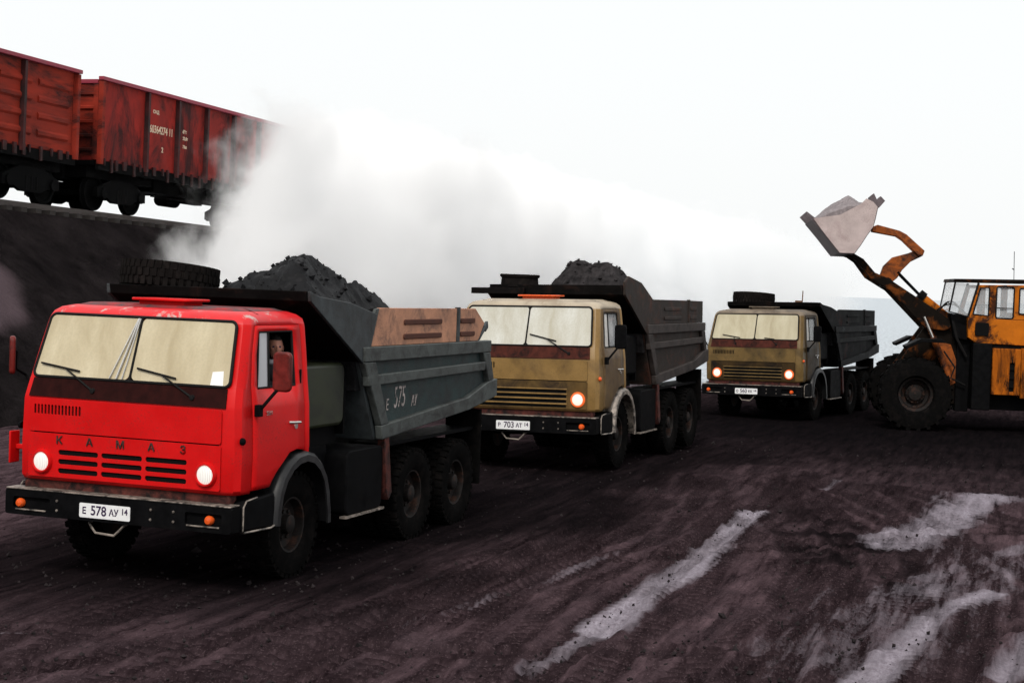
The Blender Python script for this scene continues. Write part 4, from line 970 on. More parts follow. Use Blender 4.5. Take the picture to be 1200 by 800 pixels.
    # ---- dump body
    BG, BR, BP = (M[q] for q in o_['body'])
    ch = o_.get('canopy', 0.0)
    mb = MB()
    mb.prism([(-1.40, 2.10), (-1.46, 2.10), (-1.92, 1.24), (-1.86, 1.20)], 'y', -1.11, 1.11)           # bulkhead
    mb.prism([(-1.86, 1.20), (-1.86, 1.25), (-4.46, 1.43), (-5.36, 1.60), (-5.40, 1.55), (-4.46, 1.37)], 'y', -1.11, 1.11)   # floor
    mb.prism([(-5.18, 1.56), (-5.24, 1.56), (-5.16, 2.18), (-5.10, 2.18)], 'y', -1.10, 1.10)             # tail
    body = mb.build('dump_body', BG, root, bevel=0.008)
    cz = 2.70; mb = MB()
    mb.prism([(-0.15, cz), (-0.12, cz + 0.10 + ch * 0.3), (-0.17, cz + 0.10 + ch * 0.3), (-0.22, cz + 0.04), (-1.40, 2.14), (-1.40, 2.06)], 'y', -1.13, 1.13)      # canopy floor and lip
    for sgn in (1, -1):
        y0, y1 = sorted((sgn * 1.135, sgn * 1.175)); ck = MB(); u = ch * (sgn > 0); lo = 0.0 if ch else 0.07
        ck.prism([(-0.15, cz), (-0.14, cz + 0.10 + u * 0.6), (-0.35, cz + 0.12 + u - lo), (-1.05, cz + 0.06 + u * 0.8 - lo), (-1.72, 2.64 - lo), (-1.56, 2.2), (-1.42, 2.04)], 'y', y0, y1)
        ck.build('canopy_cheek', M[o_.get('cheek', o_['body'][0])], body, bevel=0.008)
    if o_.get('lip'):
        mb.box(-0.34, -0.04, -1.42, -0.5, 2.70, 2.80)
    mb.build('canopy', M['canopy_dark'], body, bevel=0.008)
    for sgn in (1, -1):
        y0, y1 = sorted((sgn * 1.10, sgn * 1.13))
        mb = MB(); mb.prism([(-1.46, 2.06), (-1.94, 1.26), (-4.46, 1.41), (-5.30, 1.56), (-5.16, 2.14)], 'y', y0, y1); mb.build('side_panel', BP, body, smooth=0)
        y0, y1 = sorted((sgn * 1.115, sgn * 1.20))
        mb = MB()
        mb.prism([(-1.40, 2.06), (-1.38, 2.22), (-5.16, 2.22), (-5.16, 2.07)], 'y', y0, y1)
        mb.prism([(-1.52, 1.80), (-1.50, 1.915), (-4.98, 1.955), (-4.98, 1.845)], 'y', y0 + 0.002, y1 - 0.002)
        mb.prism([(-1.90, 1.205), (-1.86, 1.36), (-4.42, 1.535), (-5.12, 1.70), (-5.42, 1.72), (-5.42, 1.50), (-4.46, 1.375)], 'y', y0, y1)
        mb.prism([(-1.40, 2.058), (-1.68, 2.058), (-2.06, 1.37), (-1.86, 1.362)], 'y', y0 + 0.003, y1 - 0.003)
        mb.prism([(-4.90, 2.068), (-5.14, 2.068), (-5.30, 1.722), (-5.12, 1.702)], 'y', y0 + 0.003, y1 - 0.003)
        mb.build('side_rail', BR, body, bevel=0.012)
        # upper boards
        bd = M[o_['board']]; yb0, yb1 = sorted((sgn * 1.125, sgn * 1.16))
        for poly, ribs in (([(-1.62, 2.222), (-1.80, 2.635), (-4.04, 2.625), (-4.04, 2.222)], (-2.45, -3.55)), ([(-4.08, 2.222), (-4.08, 2.625), (-4.66, 2.622), (-4.98, 2.44), (-4.78, 2.222)] if o_['paint'] == 'red' else [(-4.08, 2.222), (-4.08, 2.625), (-5.08, 2.615), (-5.08, 2.222)], (-4.15, -4.62))):
            mb = MB(); mb.prism(poly, 'y', yb0, yb1); bo = mb.build('side_board', bd, body, bevel=0.006)
            mb = MB(); ya_, yb_ = sorted((sgn * 1.1595, sgn * 1.178))
            for zz in (2.315, 2.475):
                mb.prism(rrect(ribs[1], ribs[0], zz - 0.03, zz + 0.03, 0.02, 2), 'y', ya_, yb_)
            mb.build('board_rib', M['board_slot'] if o_['board'] == 'board_rust' else BG, bo, bevel=0.008)
        mb = MB(); mb.box(-4.10, -4.05, min(yb0, yb1) - 0.0, max(yb0, yb1) + 0.022, 2.223, 2.64)
        if o_['paint'] != 'red': mb.build('board_post', BG, body)
        else:
          mb.prism([(-4.99, 2.40), (-5.10, 2.46), (-5.12, 2.38), (-5.04, 2.33)], 'y', yb0, yb1); mb.prism([(-4.80, 2.225), (-4.76, 2.225), (-5.03, 2.42), (-5.05, 2.39)], 'y', yb0, yb1 + 0.01)
          mb.build('board_post', BG, body)
        y0, y1 = sorted((sgn * 1.13, sgn * 1.17))
        mb = MB(); mb.prism([(-1.40, 2.225), (-1.60, 2.225), (-1.78, 2.63), (-1.70, 2.62)], 'y', y0 + 0.003, y1 - 0.003); mb.build('corner_gusset', BR, body, smooth=0)
    if o_.get('number'):
        sid = Vector((-1, 0, 0.03))
        text_obj('painted_number', o_['number'][0], 0.17, (-2.14, 1.1335, 1.56), sid, (0, 0, 1), M['painted_no'], root, 0.002, sx=0.7, shear=0.15)
        text_obj('painted_number', o_['number'][1], 0.34, (-2.47, 1.1335, 1.63), sid, (0, 0, 1), M['painted_no'], root, 0.002, sx=0.62, shear=0.12)
        text_obj('painted_number', o_['number'][2], 0.17, (-2.88, 1.1335, 1.57), sid, (0, 0, 1), M['painted_no'], root, 0.002, sx=0.7, shear=0.15)
    return root
def heap(root_pose, name, label, f, x0, x1, hw, mat, res=0.045, seed=0, bottom=None, edge=2.6):
    xs = np.arange(x0, x1 + 1e-6, res); ys = np.arange(-hw, hw + 1e-6, res)
    X, Y = np.meshgrid(xs, ys); Z = f(X, Y) + 0.26 * fbm(X * 2.6 + 9, Y * 2.6, 4, seed) + 0.20 * np.abs(fbm(X * 5 + 9, Y * 5, 3, seed + 3)) + 0.08 * np.round(2.2 * vnoise(X * 4.1, Y * 4.1, seed + 5)) / 2.2
    Zb = bottom(X, Y); Z = np.minimum(Z, edge + (hw - np.abs(Y)) * 1.15 + 0.12 * fbm(X * 4, Y * 4, 3, seed + 8)); Z = np.minimum(Z, 2.74 + (x1 - X) * 1.3); Z = np.maximum(Z, Zb + 0.02)
    nr, nc = X.shape; mb = MB(); jit = np.random.RandomState(seed).uniform(-0.3, 0.3, (nr, nc, 2)) * res
    jit[0] = jit[-1] = 0; jit[:, 0] = jit[:, -1] = 0
    top = np.stack([X + jit[..., 0], Y + jit[..., 1], Z], -1).reshape(-1, 3); bot = np.stack([X, Y, Zb], -1).reshape(-1, 3)
    mb.v = [tuple(q) for q in top] + [tuple(q) for q in bot]; N = nr * nc
    for i in range(nr - 1):
        for j in range(nc - 1):
            a = i * nc + j; mb.face((a, a + 1, a + nc + 1, a + nc)); mb.face((N + a, N + a + nc, N + a + nc + 1, N + a + 1))
    for j in range(nc - 1): mb.face((j, N + j, N + j + 1, j + 1)); a = (nr - 1) * nc + j; mb.face((a, a + 1, N + a + 1, N + a))
    for i in range(nr - 1): a = i * nc; mb.face((a, a + nc, N + a + nc, N + a)); a = i * nc + nc - 1; mb.face((a, N + a, N + a + nc, a + nc))
    o = mb.build(name, mat, smooth=22); x, y, ya, z, ro = root_pose; o.location = (x, y, z); o.rotation_euler = (ro, 0, ya)
    tag(o, label, 'coal heap', 'coal heaps carried in the trucks and the bucket')
    rnd = random.Random(seed + 40); lb = MB()
    for q in range(420):
        i, j = rnd.randrange(2, nr - 2), rnd.randrange(2, nc - 2)
        if rnd.random() < 0.75: j = rnd.randrange(int(nc * 0.55), nc - 2)
        px, py, pz = top[i * nc + j]; sz = 0.012 + 0.045 * rnd.random() ** 3
        b = len(lb.v); rot = Matrix.Rotation(rnd.uniform(0, 6.28), 3, 'Z') @ Matrix.Rotation(rnd.uniform(0, 3), 3, 'X')
        for d in ((1, 0, 0), (-1, 0, 0), (0, 1, 0), (0, -1, 0), (0, 0, 1), (0, 0, -1)):
            e = rot @ Vector(d) * sz * rnd.uniform(0.5, 1.25); lb.v.append((px + e.x, py + e.y, pz + e.z + sz * 0.2))
        for f_ in ((0, 2, 4), (2, 1, 4), (1, 3, 4), (3, 0, 4), (2, 0, 5), (1, 2, 5), (3, 1, 5), (0, 3, 5)): lb.face([b + k for k in f_])
    lo = lb.build('lumps', mat, o, smooth=0); lo['kind'] = 'stuff'
    return o
def tbottom(X, Y):   # just above the canopy floor, bulkhead and body floor
    return np.where(X > -1.42, 2.16 + (X + 1.42) / 1.2 * 0.56, 1.75)

T1 = build_truck(TRUCKS[0], dict(label='bright red dump truck with rust-orange side boards, loaded with coal', paint='red', roof='red_roof', roof_edge='red_chip', cowl='cowl', ws='ws_cream', ws_strips=True,
    wipers=[(-0.37, (-1.0, 0.20), (-0.55, 0.10)), (0.70, (0.07, 0.20), (0.50, 0.08))], grille='split', letters=True, hl_ring='red', lamp='lamp_white', flap=True, mirror='mirror_red', badge=True, open_window=True,
    plate=('Е', '578', 'АУ', '14'), body=('body_grey', 'body_rail', 'body_pan'), board='board_rust', number=('Е', '575', 'АУ'), steer=0.0))
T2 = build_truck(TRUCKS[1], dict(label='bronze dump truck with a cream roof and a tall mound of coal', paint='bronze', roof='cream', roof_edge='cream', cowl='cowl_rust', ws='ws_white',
    wipers=[(0.72, (0.06, 0.28), (0.50, 0.12))], grille='wide', hl_ring='lamp_ring', lamp='lamp_warm', mirror='black', plate=('В', '703', 'АТ', '14'), body=('body_brown', 'rail_brown', 'body_brown'), board='body_brown',
    canopy=0.18, lip=True, curtain=True, vent='curtain', fender='edge', door='bronze_door', grille_paint='bronze_low'))
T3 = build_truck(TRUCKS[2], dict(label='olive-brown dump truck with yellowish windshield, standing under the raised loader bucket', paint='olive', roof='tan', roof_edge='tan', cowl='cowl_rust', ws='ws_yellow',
    wipers=[(-0.45, (-0.8, 0.16), (-0.35, 0.05)), (0.55, (0.25, 0.06), (0.5, 0.02))], grille='wide', hl_ring='lamp_ring', lamp='lamp_warm', mirror='black', mirror_r='red_chip', door='olive_low', grille_paint='olive_low', plate=('О', '560', 'КК', '14'), body=('body_dark', 'rail_dark', 'body_dark'), board='body_dark', vent='curtain'))
heap(TRUCKS[0], 'coal_heap', 'lumpy black coal heaped over the body of the red truck', lambda X, Y: 2.40 + 0.30 * np.exp(-(((X + 1.65) / 0.75) ** 2 + ((Y - 1.05) / 0.5) ** 2)) + 0.34 * np.exp(-(((X + 1.05) / 0.62) ** 2 + ((Y - 0.22) / 0.68) ** 2) ** 2) + 0.34 * np.exp(-(((X + 1.20) / 0.9) ** 2 + ((Y - 0.78) / 0.62) ** 2)), -4.9, -0.30, 1.09, M['coal'], seed=2, bottom=tbottom)
heap(TRUCKS[1], 'coal_heap', 'pointed grey coal mound on the bronze truck', lambda X, Y: 2.42 + 0.40 * np.exp(-np.sqrt(((X + 1.0) / 0.60) ** 2 + ((Y - 0.10) / 0.55) ** 2 + 0.03)) + 0.50 * np.exp(-(((X + 0.75) / 0.75) ** 2 + ((Y - 0.55) / 0.80) ** 2) ** 2), -4.9, -0.24, 1.12, M['coal_dust'], seed=5, bottom=tbottom, edge=2.74)
heap(TRUCKS[2], 'coal_heap', 'low level of coal inside the olive-brown truck', lambda X, Y: 2.28 + 0.2 * np.exp(-((X + 2.5) / 1.2) ** 2) + np.where(X > -1.3, 0.25, 0), -4.9, -0.30, 1.09, M['coal'], seed=8, bottom=tbottom)

def on_truck(k, p_):
    x, y, ya, z, ro = TRUCKS[k]; return Matrix.Translation((x, y, z)) @ Matrix.Rotation(ya, 4, 'Z') @ Matrix.Rotation(ro, 4, 'X') @ Vector(p_)
def spare(k, loc, tilt, label):
    t = tyre_mb(0.50, 0.26, 40).build('spare_tyre', M['rubber_old'], smooth=32)
    t.location = on_truck(k, loc); t.rotation_euler = (Matrix.Rotation(TRUCKS[k][2], 4, 'Z') @ Matrix.Rotation(tilt[0], 4, 'X') @ Matrix.Rotation(tilt[1], 4, 'Y') @ Matrix.Rotation(R(90), 4, 'X')).to_euler()
    tag(t, label, 'spare tyre', 'spare tyres lying on the trucks')
    rm = rim_mb(0.50, 0.26, 1).build('rim', M['rim'], t, smooth=35)
    return t
spare(0, (-0.62, -0.72, 2.885), (R(-2), R(-6)), 'big black treaded spare tyre lying on the canopy of the red truck')
spare(2, (-0.62, -0.66, 2.885), (0, R(-4)), 'grey spare tyre lying on the canopy of the olive-brown truck')
mb = MB(); mb.lathe([(0.0, 0.0), (0.29, 0.0), (0.31, 0.02), (0.30, 0.17), (0.32, 0.175), (0.33, 0.20), (0.32, 0.225), (0.28, 0.225), (0.26, 0.20), (0.0, 0.20)], axis='z', n=32)
dr = mb.build('steel_tub', M['rubber_old'], smooth=35); dr.location = on_truck(1, (-0.42, -0.72, 2.795)); tag(dr, 'round dark steel tub standing on the canopy of the bronze truck', 'tub')
mb = MB(); mb.tube([(0, 0, -0.4), (0.02, 0.01, 0.30)], 0.014, 6); mb.box(-0.16, 0.0, -0.02, 0.02, -0.02, 0.06)
sp_ = mb.build('shovel_handle', M['post']); sp_.location = on_truck(2, (-0.75, 0.52, 2.78)); tag(sp_, 'thin shovel handle standing up out of the olive-brown truck', 'shovel')

# ------------------------------------------------------------------ driver
def build_driver():
    root = empty('person', on_truck(0, (0.07, 0.84, 1.53)), (0, 0, TRUCKS[0][2]))
    tag(root, 'driver in a dark jacket looking out of the open side window of the red truck', 'person')
    V = [(0, 0, 0.02), (0.0, 0, 0.2), (0.0, 0.01, 0.40), (0.02, 0.03, 0.50), (0.03, 0.07, 0.56), (0.03, 0.08, 0.60),   # pelvis..neck
         (0.0, 0.20, 0.46), (0.08, 0.27, 0.24), (0.32, 0.22, 0.26), (0.40, 0.20, 0.29), (0.0, -0.18, 0.46), (0.08, -0.25, 0.24), (0.34, -0.18, 0.28), (0.42, -0.16, 0.31),
         (0.28, 0.12, 0.04), (0.42, 0.12, -0.05), (0.28, -0.12, 0.04), (0.42, -0.12, -0.05)]
    E_ = [(0, 1), (1, 2), (2, 3), (3, 4), (4, 5), (3, 6), (6, 7), (7, 8), (8, 9), (3, 10), (10, 11), (11, 12), (12, 13), (0, 14), (14, 15), (0, 16), (16, 17)]
    rad = [0.15, 0.15, 0.155, 0.11, 0.062, 0.06, 0.085, 0.06, 0.045, 0.035, 0.085, 0.06, 0.045, 0.035, 0.09, 0.075, 0.09, 0.075]
    me = bpy.data.meshes.new('body'); me.from_pydata(V, E_, []); ob = bpy.data.objects.new('body', me); COL.objects.link(ob); ob.parent = root
    me.materials.append(M['jacket'])
    md = ob.modifiers.new('skin', 'SKIN'); md.use_smooth_shade = True
    for i, sv in enumerate(me.skin_vertices[0].data): sv.radius = (rad[i], rad[i]); sv.use_root = (i == 0)
    sb = ob.modifiers.new('sub', 'SUBSURF'); sb.levels = 1; sb.render_levels = 2
    # head: a sculpted ellipsoid looking towards the window and forward
    nu, nv = 40, 32; mb = MB(); look = Matrix.Rotation(R(38), 3, 'Z')
    for j in range(nv + 1):
        th = math.pi * j / nv
        for i in range(nu):
            ph = 2 * math.pi * i / nu; q = Vector((math.sin(th) * math.cos(ph), math.sin(th) * math.sin(ph), math.cos(th)))
            x_, y_, z_ = q.x * 0.098, q.y * 0.076, q.z * 0.120
            if z_ < 0: k_ = -z_ / 0.12; x_ *= 1 - 0.18 * k_; y_ *= 1 - 0.32 * k_
            f_ = max(0, q.x)
            def g(cy, cz, sy, sz): return math.exp(-((y_ - cy) / sy) ** 2 - ((z_ - cz) / sz) ** 2) if q.x > 0 else 0
            x_ += 0.026 * g(0, -0.015, 0.013, 0.022) + 0.012 * g(0, 0.012, 0.010, 0.02) - 0.012 * (g(0.03, 0.010, 0.014, 0.010) + g(-0.03, 0.010, 0.014, 0.010)) + 0.007 * (g(0.03, 0.028, 0.018, 0.006) + g(-0.03, 0.028, 0.018, 0.006))
            x_ += 0.007 * g(0, -0.053, 0.02, 0.006) - 0.008 * g(0, -0.060, 0.022, 0.003) + 0.007 * g(0, -0.067, 0.018, 0.006) + 0.010 * g(0, -0.095, 0.02, 0.014)
            x_ += 0.006 * (g(0.045, -0.02, 0.018, 0.02) + g(-0.045, -0.02, 0.018, 0.02))
            mb.v.append(tuple(look @ Vector((x_, y_, z_)) + Vector((0.05, 0.10, 0.715))))
    for j in range(nv):
        for i in range(nu):
            i2 = (i + 1) % nu; mb.face((j * nu + i, j * nu + i2, (j + 1) * nu + i2, (j + 1) * nu + i))
    hd = mb.build('head', M['skin'], root, smooth=70, weld=True)
    c0 = Vector((0.05, 0.10, 0.715))
    for sgn in (1, -1):
        mb = MB(); mb.lathe([(0, -0.012), (0.010, -0.008), (0.0125, 0), (0.010, 0.008), (0, 0.012)], n=12, axis='z'); mb.xform(Matrix.Translation(c0 + look @ Vector((0.082, sgn * 0.030, 0.010)))); mb.build('eye', M['ink'], hd)
        mb = MB(); mb.lathe([(0, -0.03), (0.014, -0.022), (0.018, 0), (0.014, 0.024), (0, 0.032)], n=12, axis='z'); mb.xform(Matrix.Translation(c0 + look @ Vector((-0.005, sgn * 0.076, -0.008))) @ Matrix.Scale(0.5, 4, (0, 1, 0))); mb.build('ear', M['skin'], hd)
    mb = MB()
    for j in range(9):
        th = math.pi * 0.42 * j / 8
        for i in range(32):
            ph = 2 * math.pi * i / 32; cut = 1.0 if math.cos(ph) < 0.3 else 0.72
            q = Vector((math.sin(th * cut) * math.cos(ph) * 0.105 - 0.006, math.sin(th * cut) * math.sin(ph) * 0.082, math.cos(th * cut) * 0.127))
            mb.v.append(tuple(c0 + look @ q))
    for j in range(8):
        for i in range(32): mb.face((j * 32 + i, j * 32 + (i + 1) % 32, (j + 1) * 32 + (i + 1) % 32, (j + 1) * 32 + i))
    mb.build('hair', M['hair'], hd, smooth=60, solid=0.008, weld=True)
    mb = MB(); mb.lathe([(0.075, 0.0), (0.085, 0.02), (0.07, 0.055), (0.062, 0.05)], (0.03, 0.06, 0.545), 'z', 20, cap=False); mb.build('collar', M['shirt'], root, solid=0.006)
build_driver()

# ------------------------------------------------------------------ wheel loader
def build_loader():
    root = empty('wheel_loader', (LOADER[0], LOADER[1], LOADER[3]), (0, 0, LOADER[2]))
    tag(root, 'orange wheel loader with its bucket raised over the olive-brown truck', 'wheel loader')
    # wheels
    ty = None
    for (xx) in (0.22, -3.5):
        for sgn in (1, -1):
            if ty is None:
                mb = MB(); rad, w2 = 0.90, 0.33
                mb.lathe([(0.42, -w2 * 0.8), (0.46, -w2), (0.70, -w2 * 1.06), (0.84, -w2 * 0.95), (0.87, -w2 * 0.6), (0.88, 0), (0.87, w2 * 0.6), (0.84, w2 * 0.95), (0.70, w2 * 1.06), (0.46, w2), (0.42, w2 * 0.8), (0.42, -w2 * 0.8)], n=48, cap=False)
                for i in range(22):
                    for k, sg in ((0, 1), (0.5, -1)):
                        a = 2 * math.pi * (i + k) / 22; st = len(mb.v)
                        mb.prism([(-0.05, 0.0), (0.05, 0.0), (0.14, sg * w2 * 0.97), (0.05, sg * w2 * 0.97)], 'z', 0.83, 0.895); mb.xform(Matrix.Rotation(a, 4, 'Y'), st)
                wo = mb.build('wheel', M['rubber'], root, smooth=30); ty = wo.data
            else:
                wo = bpy.data.objects.new('wheel', ty); COL.objects.link(wo); wo.parent = root
            wo.location = (xx, sgn * 1.12, 0.94); wo.scale = (0.91, 1.0, 0.91)
            mb = MB(); f = lambda q: q * sgn
            mb.lathe([(0.43, f(0.27)), (0.43, f(0.22)), (0.36, f(0.20)), (0.33, f(0.05)), (0.25, f(0.02)), (0.23, f(0.10)), (0.19, f(0.12)), (0.15, f(0.16)), (0.0, f(0.17))], n=32, cap=False)
            for k in range(10):
                a = 2 * math.pi * k / 10; mb.lathe([(0, f(0.10)), (0.02, f(0.10)), (0.02, f(0.135)), (0, f(0.135))], (0.21 * math.cos(a), 0, 0.21 * math.sin(a)), 'y', 6)
            mb.build('rim', M['rim'], wo, smooth=35)
    # fenders over the front wheels
    for sgn in (1, -1):
        mb = MB(); y0, y1 = sorted((sgn * 0.78, sgn * 1.42))
        mb.prism([(0.50, 2.00), (0.16, 2.18), (-0.30, 2.18), (-0.42, 2.10), (0.12, 2.11), (0.46, 1.94)], 'y', y0, y1); mb.build('fender', M['black'], root, bevel=0.01)
    # front frame / tower
    mb = MB()
    for sgn in (1, -1):
        y0, y1 = sorted((sgn * 0.36, sgn * 0.44))
        mb.prism([(0.75, 0.7), (0.75, 1.25), (0.2, 2.1), (-0.15, 2.62), (-0.55, 2.62), (-0.70, 2.2), (-0.92, 1.4), (-0.92, 0.7)], 'y', y0, y1)
    mb.box(-0.9, 0.7, -0.36, 0.36, 0.70, 1.5); mb.box(-0.55, -0.2, -0.36, 0.36, 1.5, 2.4)
    mb.build('front_frame', M['arm'], root, bevel=0.015)
    for xx in (0.22, -3.5): MB().tube([(xx, -1.0, 0.9), (xx, 1.0, 0.9)], 0.16, 12).build('axle', M['black'], root)
    mb = MB()
    for sgn in (1, -1):
        y0, y1 = sorted((sgn * 0.445, sgn * 0.47)); mb = MB(); mb.prism([(-0.30, 2.12), (-0.62, 2.05), (-0.78, 1.62), (-0.86, 1.25), (-0.62, 1.10), (-0.45, 1.55)], 'y', y0, y1); mb.build('tower_plate', M['arm_orange'], root, bevel=0.008)
    mb = MB(); mb.box(-1.05, -0.75, -0.5, 0.5, 0.55, 2.3); mb.box(-1.475, -1.055, -0.86, 0.86, 0.62, 2.12); mb.box(-4.9, -1.05, -0.55, 0.55, 0.62, 1.25); mb.box(-3.2, -1.48, -0.78, 0.78, 2.00, 2.10); mb.build('rear_frame', M['black'], root, bevel=0.02)
    # lift arms
    for sgn in (1, -1):
        mb = MB(); y0, y1 = sorted((sgn * 0.46, sgn * 0.58))
        mb.prism([(2.0, 4.04), (1.66, 4.05), (1.42, 3.92), (1.15, 3.62), (0.85, 3.50), (-0.28, 2.80), (-0.55, 2.62), (-0.60, 2.45), (-0.45, 2.36), (-0.02, 2.40), (0.80, 3.22), (1.28, 3.50), (1.55, 3.85), (1.72, 3.96)], 'y', y0, y1)
        mb.build('lift_arm', M['arm'], root, bevel=0.015)
        mb = MB(); mb.tube([(-0.10, sgn * 0.52, 2.42), (-0.24, sgn * 0.60, 2.10)], 0.045, 10); mb.tube([(-0.20, sgn * 0.60, 2.20), (-0.42, sgn * 0.60, 1.70), (-0.62, sgn * 0.60, 1.25)], 0.075, 12)
        cy = mb.build('lift_cylinder', M['arm_orange'], root, smooth=40)
        mb = MB(); mb.tube([(0.02, sgn * 0.60, 2.66), (-0.20, sgn * 0.60, 2.18)], 0.035, 10); mb.build('piston_rod', M['chrome'], cy, smooth=40)
    mb = MB(); mb.tube([(0.86, -0.5, 3.40), (0.86, 0.5, 3.40)], 0.12, 14); mb.build('cross_tube', M['arm'], root, smooth=40)
    # bell crank and link
    mb = MB(); mb.prism([(1.00, 3.52), (0.92, 3.78), (0.72, 3.99), (0.36, 4.10), (0.20, 4.17), (0.03, 4.14), (0.06, 4.04), (0.32, 3.90), (0.50, 3.70), (0.60, 3.52), (0.78, 3.36), (0.94, 3.40)], 'y', -0.13, 0.13)
    mb.build('bell_crank', M['arm_orange'], root, bevel=0.02)
    mb = MB(); mb.prism([(1.20, 4.68), (1.10, 4.72), (0.60, 4.60), (0.44, 4.52), (0.02, 4.16), (0.06, 4.04), (0.16, 4.05), (0.52, 4.38), (0.66, 4.47), (1.22, 4.56)], 'y', -0.19, -0.13)
    mb.prism([(1.20, 4.68), (1.10, 4.72), (0.60, 4.60), (0.44, 4.52), (0.02, 4.16), (0.06, 4.04), (0.16, 4.05), (0.52, 4.38), (0.66, 4.47), (1.22, 4.56)], 'y', 0.13, 0.19)
    mb.build('tilt_link', M['arm_orange'], root, bevel=0.012)
    mb = MB(); mb.tube([(0.06, 0, 3.12), (-0.66, 0, 2.58)], 0.11, 14); tc_ = mb.build('tilt_cylinder', M['yellow'], root, smooth=40)
    mb = MB(); mb.tube([(0.10, 0, 3.15), (-0.02, 0, 3.06)], 0.15, 14); mb.build('cylinder_head', M['black'], tc_, smooth=40)
    mb = MB()
    for yy in (-0.055, 0.055): mb.tube([(0.60, yy * 2.3, 3.66), (0.05, yy * 1.2, 3.13)], 0.028, 8)
    mb.build('piston_rod', M['black'], tc_, smooth=40)
    # bucket: side plates, curved back, floor, teeth
    side = [(2.63, 4.76), (2.36, 4.42), (2.02, 4.02), (1.70, 4.02), (1.58, 4.20), (1.44, 4.44), (1.32, 4.62), (1.29, 4.78), (1.24, 5.06), (1.34, 5.17), (1.49, 5.24), (1.60, 5.12), (2.05, 4.86), (2.36, 4.81)]
    mb = MB()
    for sgn in (1, -1):
        y0, y1 = sorted((sgn * 1.40, sgn * 1.45)); mb.prism(side, 'y', y0, y1)
    shell = [(2.66, 4.74), (2.36, 4.40), (2.03, 4.00), (1.70, 4.00), (1.57, 4.19), (1.43, 4.43), (1.31, 4.61), (1.27, 4.78), (1.22, 5.07), (1.28, 5.10)]
    inner = [(2.62, 4.80), (2.33, 4.46), (2.02, 4.07), (1.73, 4.07), (1.62, 4.22), (1.48, 4.46), (1.37, 4.63), (1.33, 4.79), (1.28, 5.07)]
    mb.m = 1; mb.prism(shell + inner[::-1], 'y', -1.42, 1.42); mb.m = 0; bk = mb.build('bucket', [M['bucket'], M['bucket_floor']], root, smooth=0)
    for k in range(8):
        yy = -1.30 + k * 0.371; MB().prism([(2.60, 4.70), (2.80, 4.90), (2.78, 4.92), (2.56, 4.76)], 'y', yy - 0.05, yy + 0.05).build('bucket_tooth', M['bucket_floor'], bk, smooth=0)
    mb = MB(); mb.prism([(1.20, 5.05), (1.08, 5.20), (1.18, 5.30), (1.26, 5.22), (1.33, 5.36), (1.42, 5.28), (1.40, 5.12)], 'y', 1.0, 1.44)
    mb.build('spill_guard', M['bucket_floor'], bk, smooth=0)
    # cab
    yc = 0.80
    mb = MB(); prof = [(-0.60, 3.50), (-0.50, 2.88), (-0.90, 2.70), (-0.93, 2.20), (-1.15, 2.10), (-3.2, 2.06), (-3.2, 3.52)]
    # lower cab skin
    mb.prism([(-0.92, 2.68), (-0.94, 2.24), (-1.12, 2.12), (-3.2, 2.08), (-3.2, 2.66), (-2.1, 2.66)], 'y', -yc - 0.02, yc + 0.02)
    for sgn in (1, -1):
        y0, y1 = sorted((sgn * (yc - 0.05), sgn * (yc + 0.01)))
        f0 = (lambda a: (lambda u, t: (u, a, t)))(y0); f1 = (lambda a: (lambda u, t: (u, a, t)))(y1)
        out = [(-0.92, 2.68), (-1.10, 3.42), (-3.2, 3.48), (-3.2, 2.66)]
        holes = [[(-1.02, 2.76), (-1.36, 2.74), (-1.36, 3.36), (-1.16, 3.36)], rrect(-1.90, -1.52, 2.69, 3.40, 0.05), rrect(-2.5, -2.02, 2.80, 3.38, 0.04), rrect(-3.1, -2.6, 2.80, 3.38, 0.04)]
        mb.plate(out, holes, f0, f1)
    mb.box(-3.2, -3.14, -yc + 0.05, yc - 0.05, 2.67, 3.45)
    cb = mb.build('cab', M['yellow'], root, bevel=0.008)
    mb = MB(); mb.prism([(-0.56, 3.47), (-0.58, 3.54), (-3.25, 3.60), (-3.25, 3.50)], 'y', -yc - 0.05, yc + 0.05); mb.build('cab_roof', M['arm'], cb, bevel=0.012)
    mb = MB()
    for sgn in (1, -1):
        yy = sgn * (yc - 0.01)
        mb.tube([(-0.61, yy, 3.48), (-0.50, yy, 2.80), (-0.92, yy, 2.70)], 0.022, 6); mb.tube([(-1.12, yy, 3.46), (-0.93, yy, 2.72)], 0.03, 6)
        for hol in ([(-1.02, 2.76), (-1.36, 2.74), (-1.36, 3.36), (-1.16, 3.36)], rrect(-1.90, -1.52, 2.69, 3.40, 0.05), rrect(-2.5, -2.02, 2.80, 3.38, 0.04)):
            yo = sgn * (yc + 0.012); mb.tube([(a, yo, b) for a, b in hol] + [(hol[0][0], yo, hol[0][1])], 0.018, 6)
        yo = sgn * (yc + 0.012); mb.tube([(-1.52, yo, 2.92), (-1.90, yo, 2.92)], 0.012, 6)
    mb.tube([(-0.61, -yc, 3.48), (-0.61, yc, 3.48)], 0.022, 6)
    mb.build('window_frame', M['gasket'], cb, smooth=40)
    mb = MB()
    for sgn in (1, -1):
        y0, y1 = sorted((sgn * (yc - 0.03), sgn * (yc - 0.024)))
        for poly in ([(-0.62, 3.46), (-0.52, 2.80), (-0.92, 2.72), (-1.10, 3.44)], [(-1.0, 2.74), (-1.38, 2.72), (-1.38, 3.38), (-1.15, 3.38)], [(-1.5, 2.68), (-1.92, 2.68), (-1.92, 3.41), (-1.5, 3.41)], [(-2.0, 2.79), (-2.52, 2.79), (-2.52, 3.39), (-2.0, 3.39)]):
            mb.prism(poly, 'y', y0, y1)
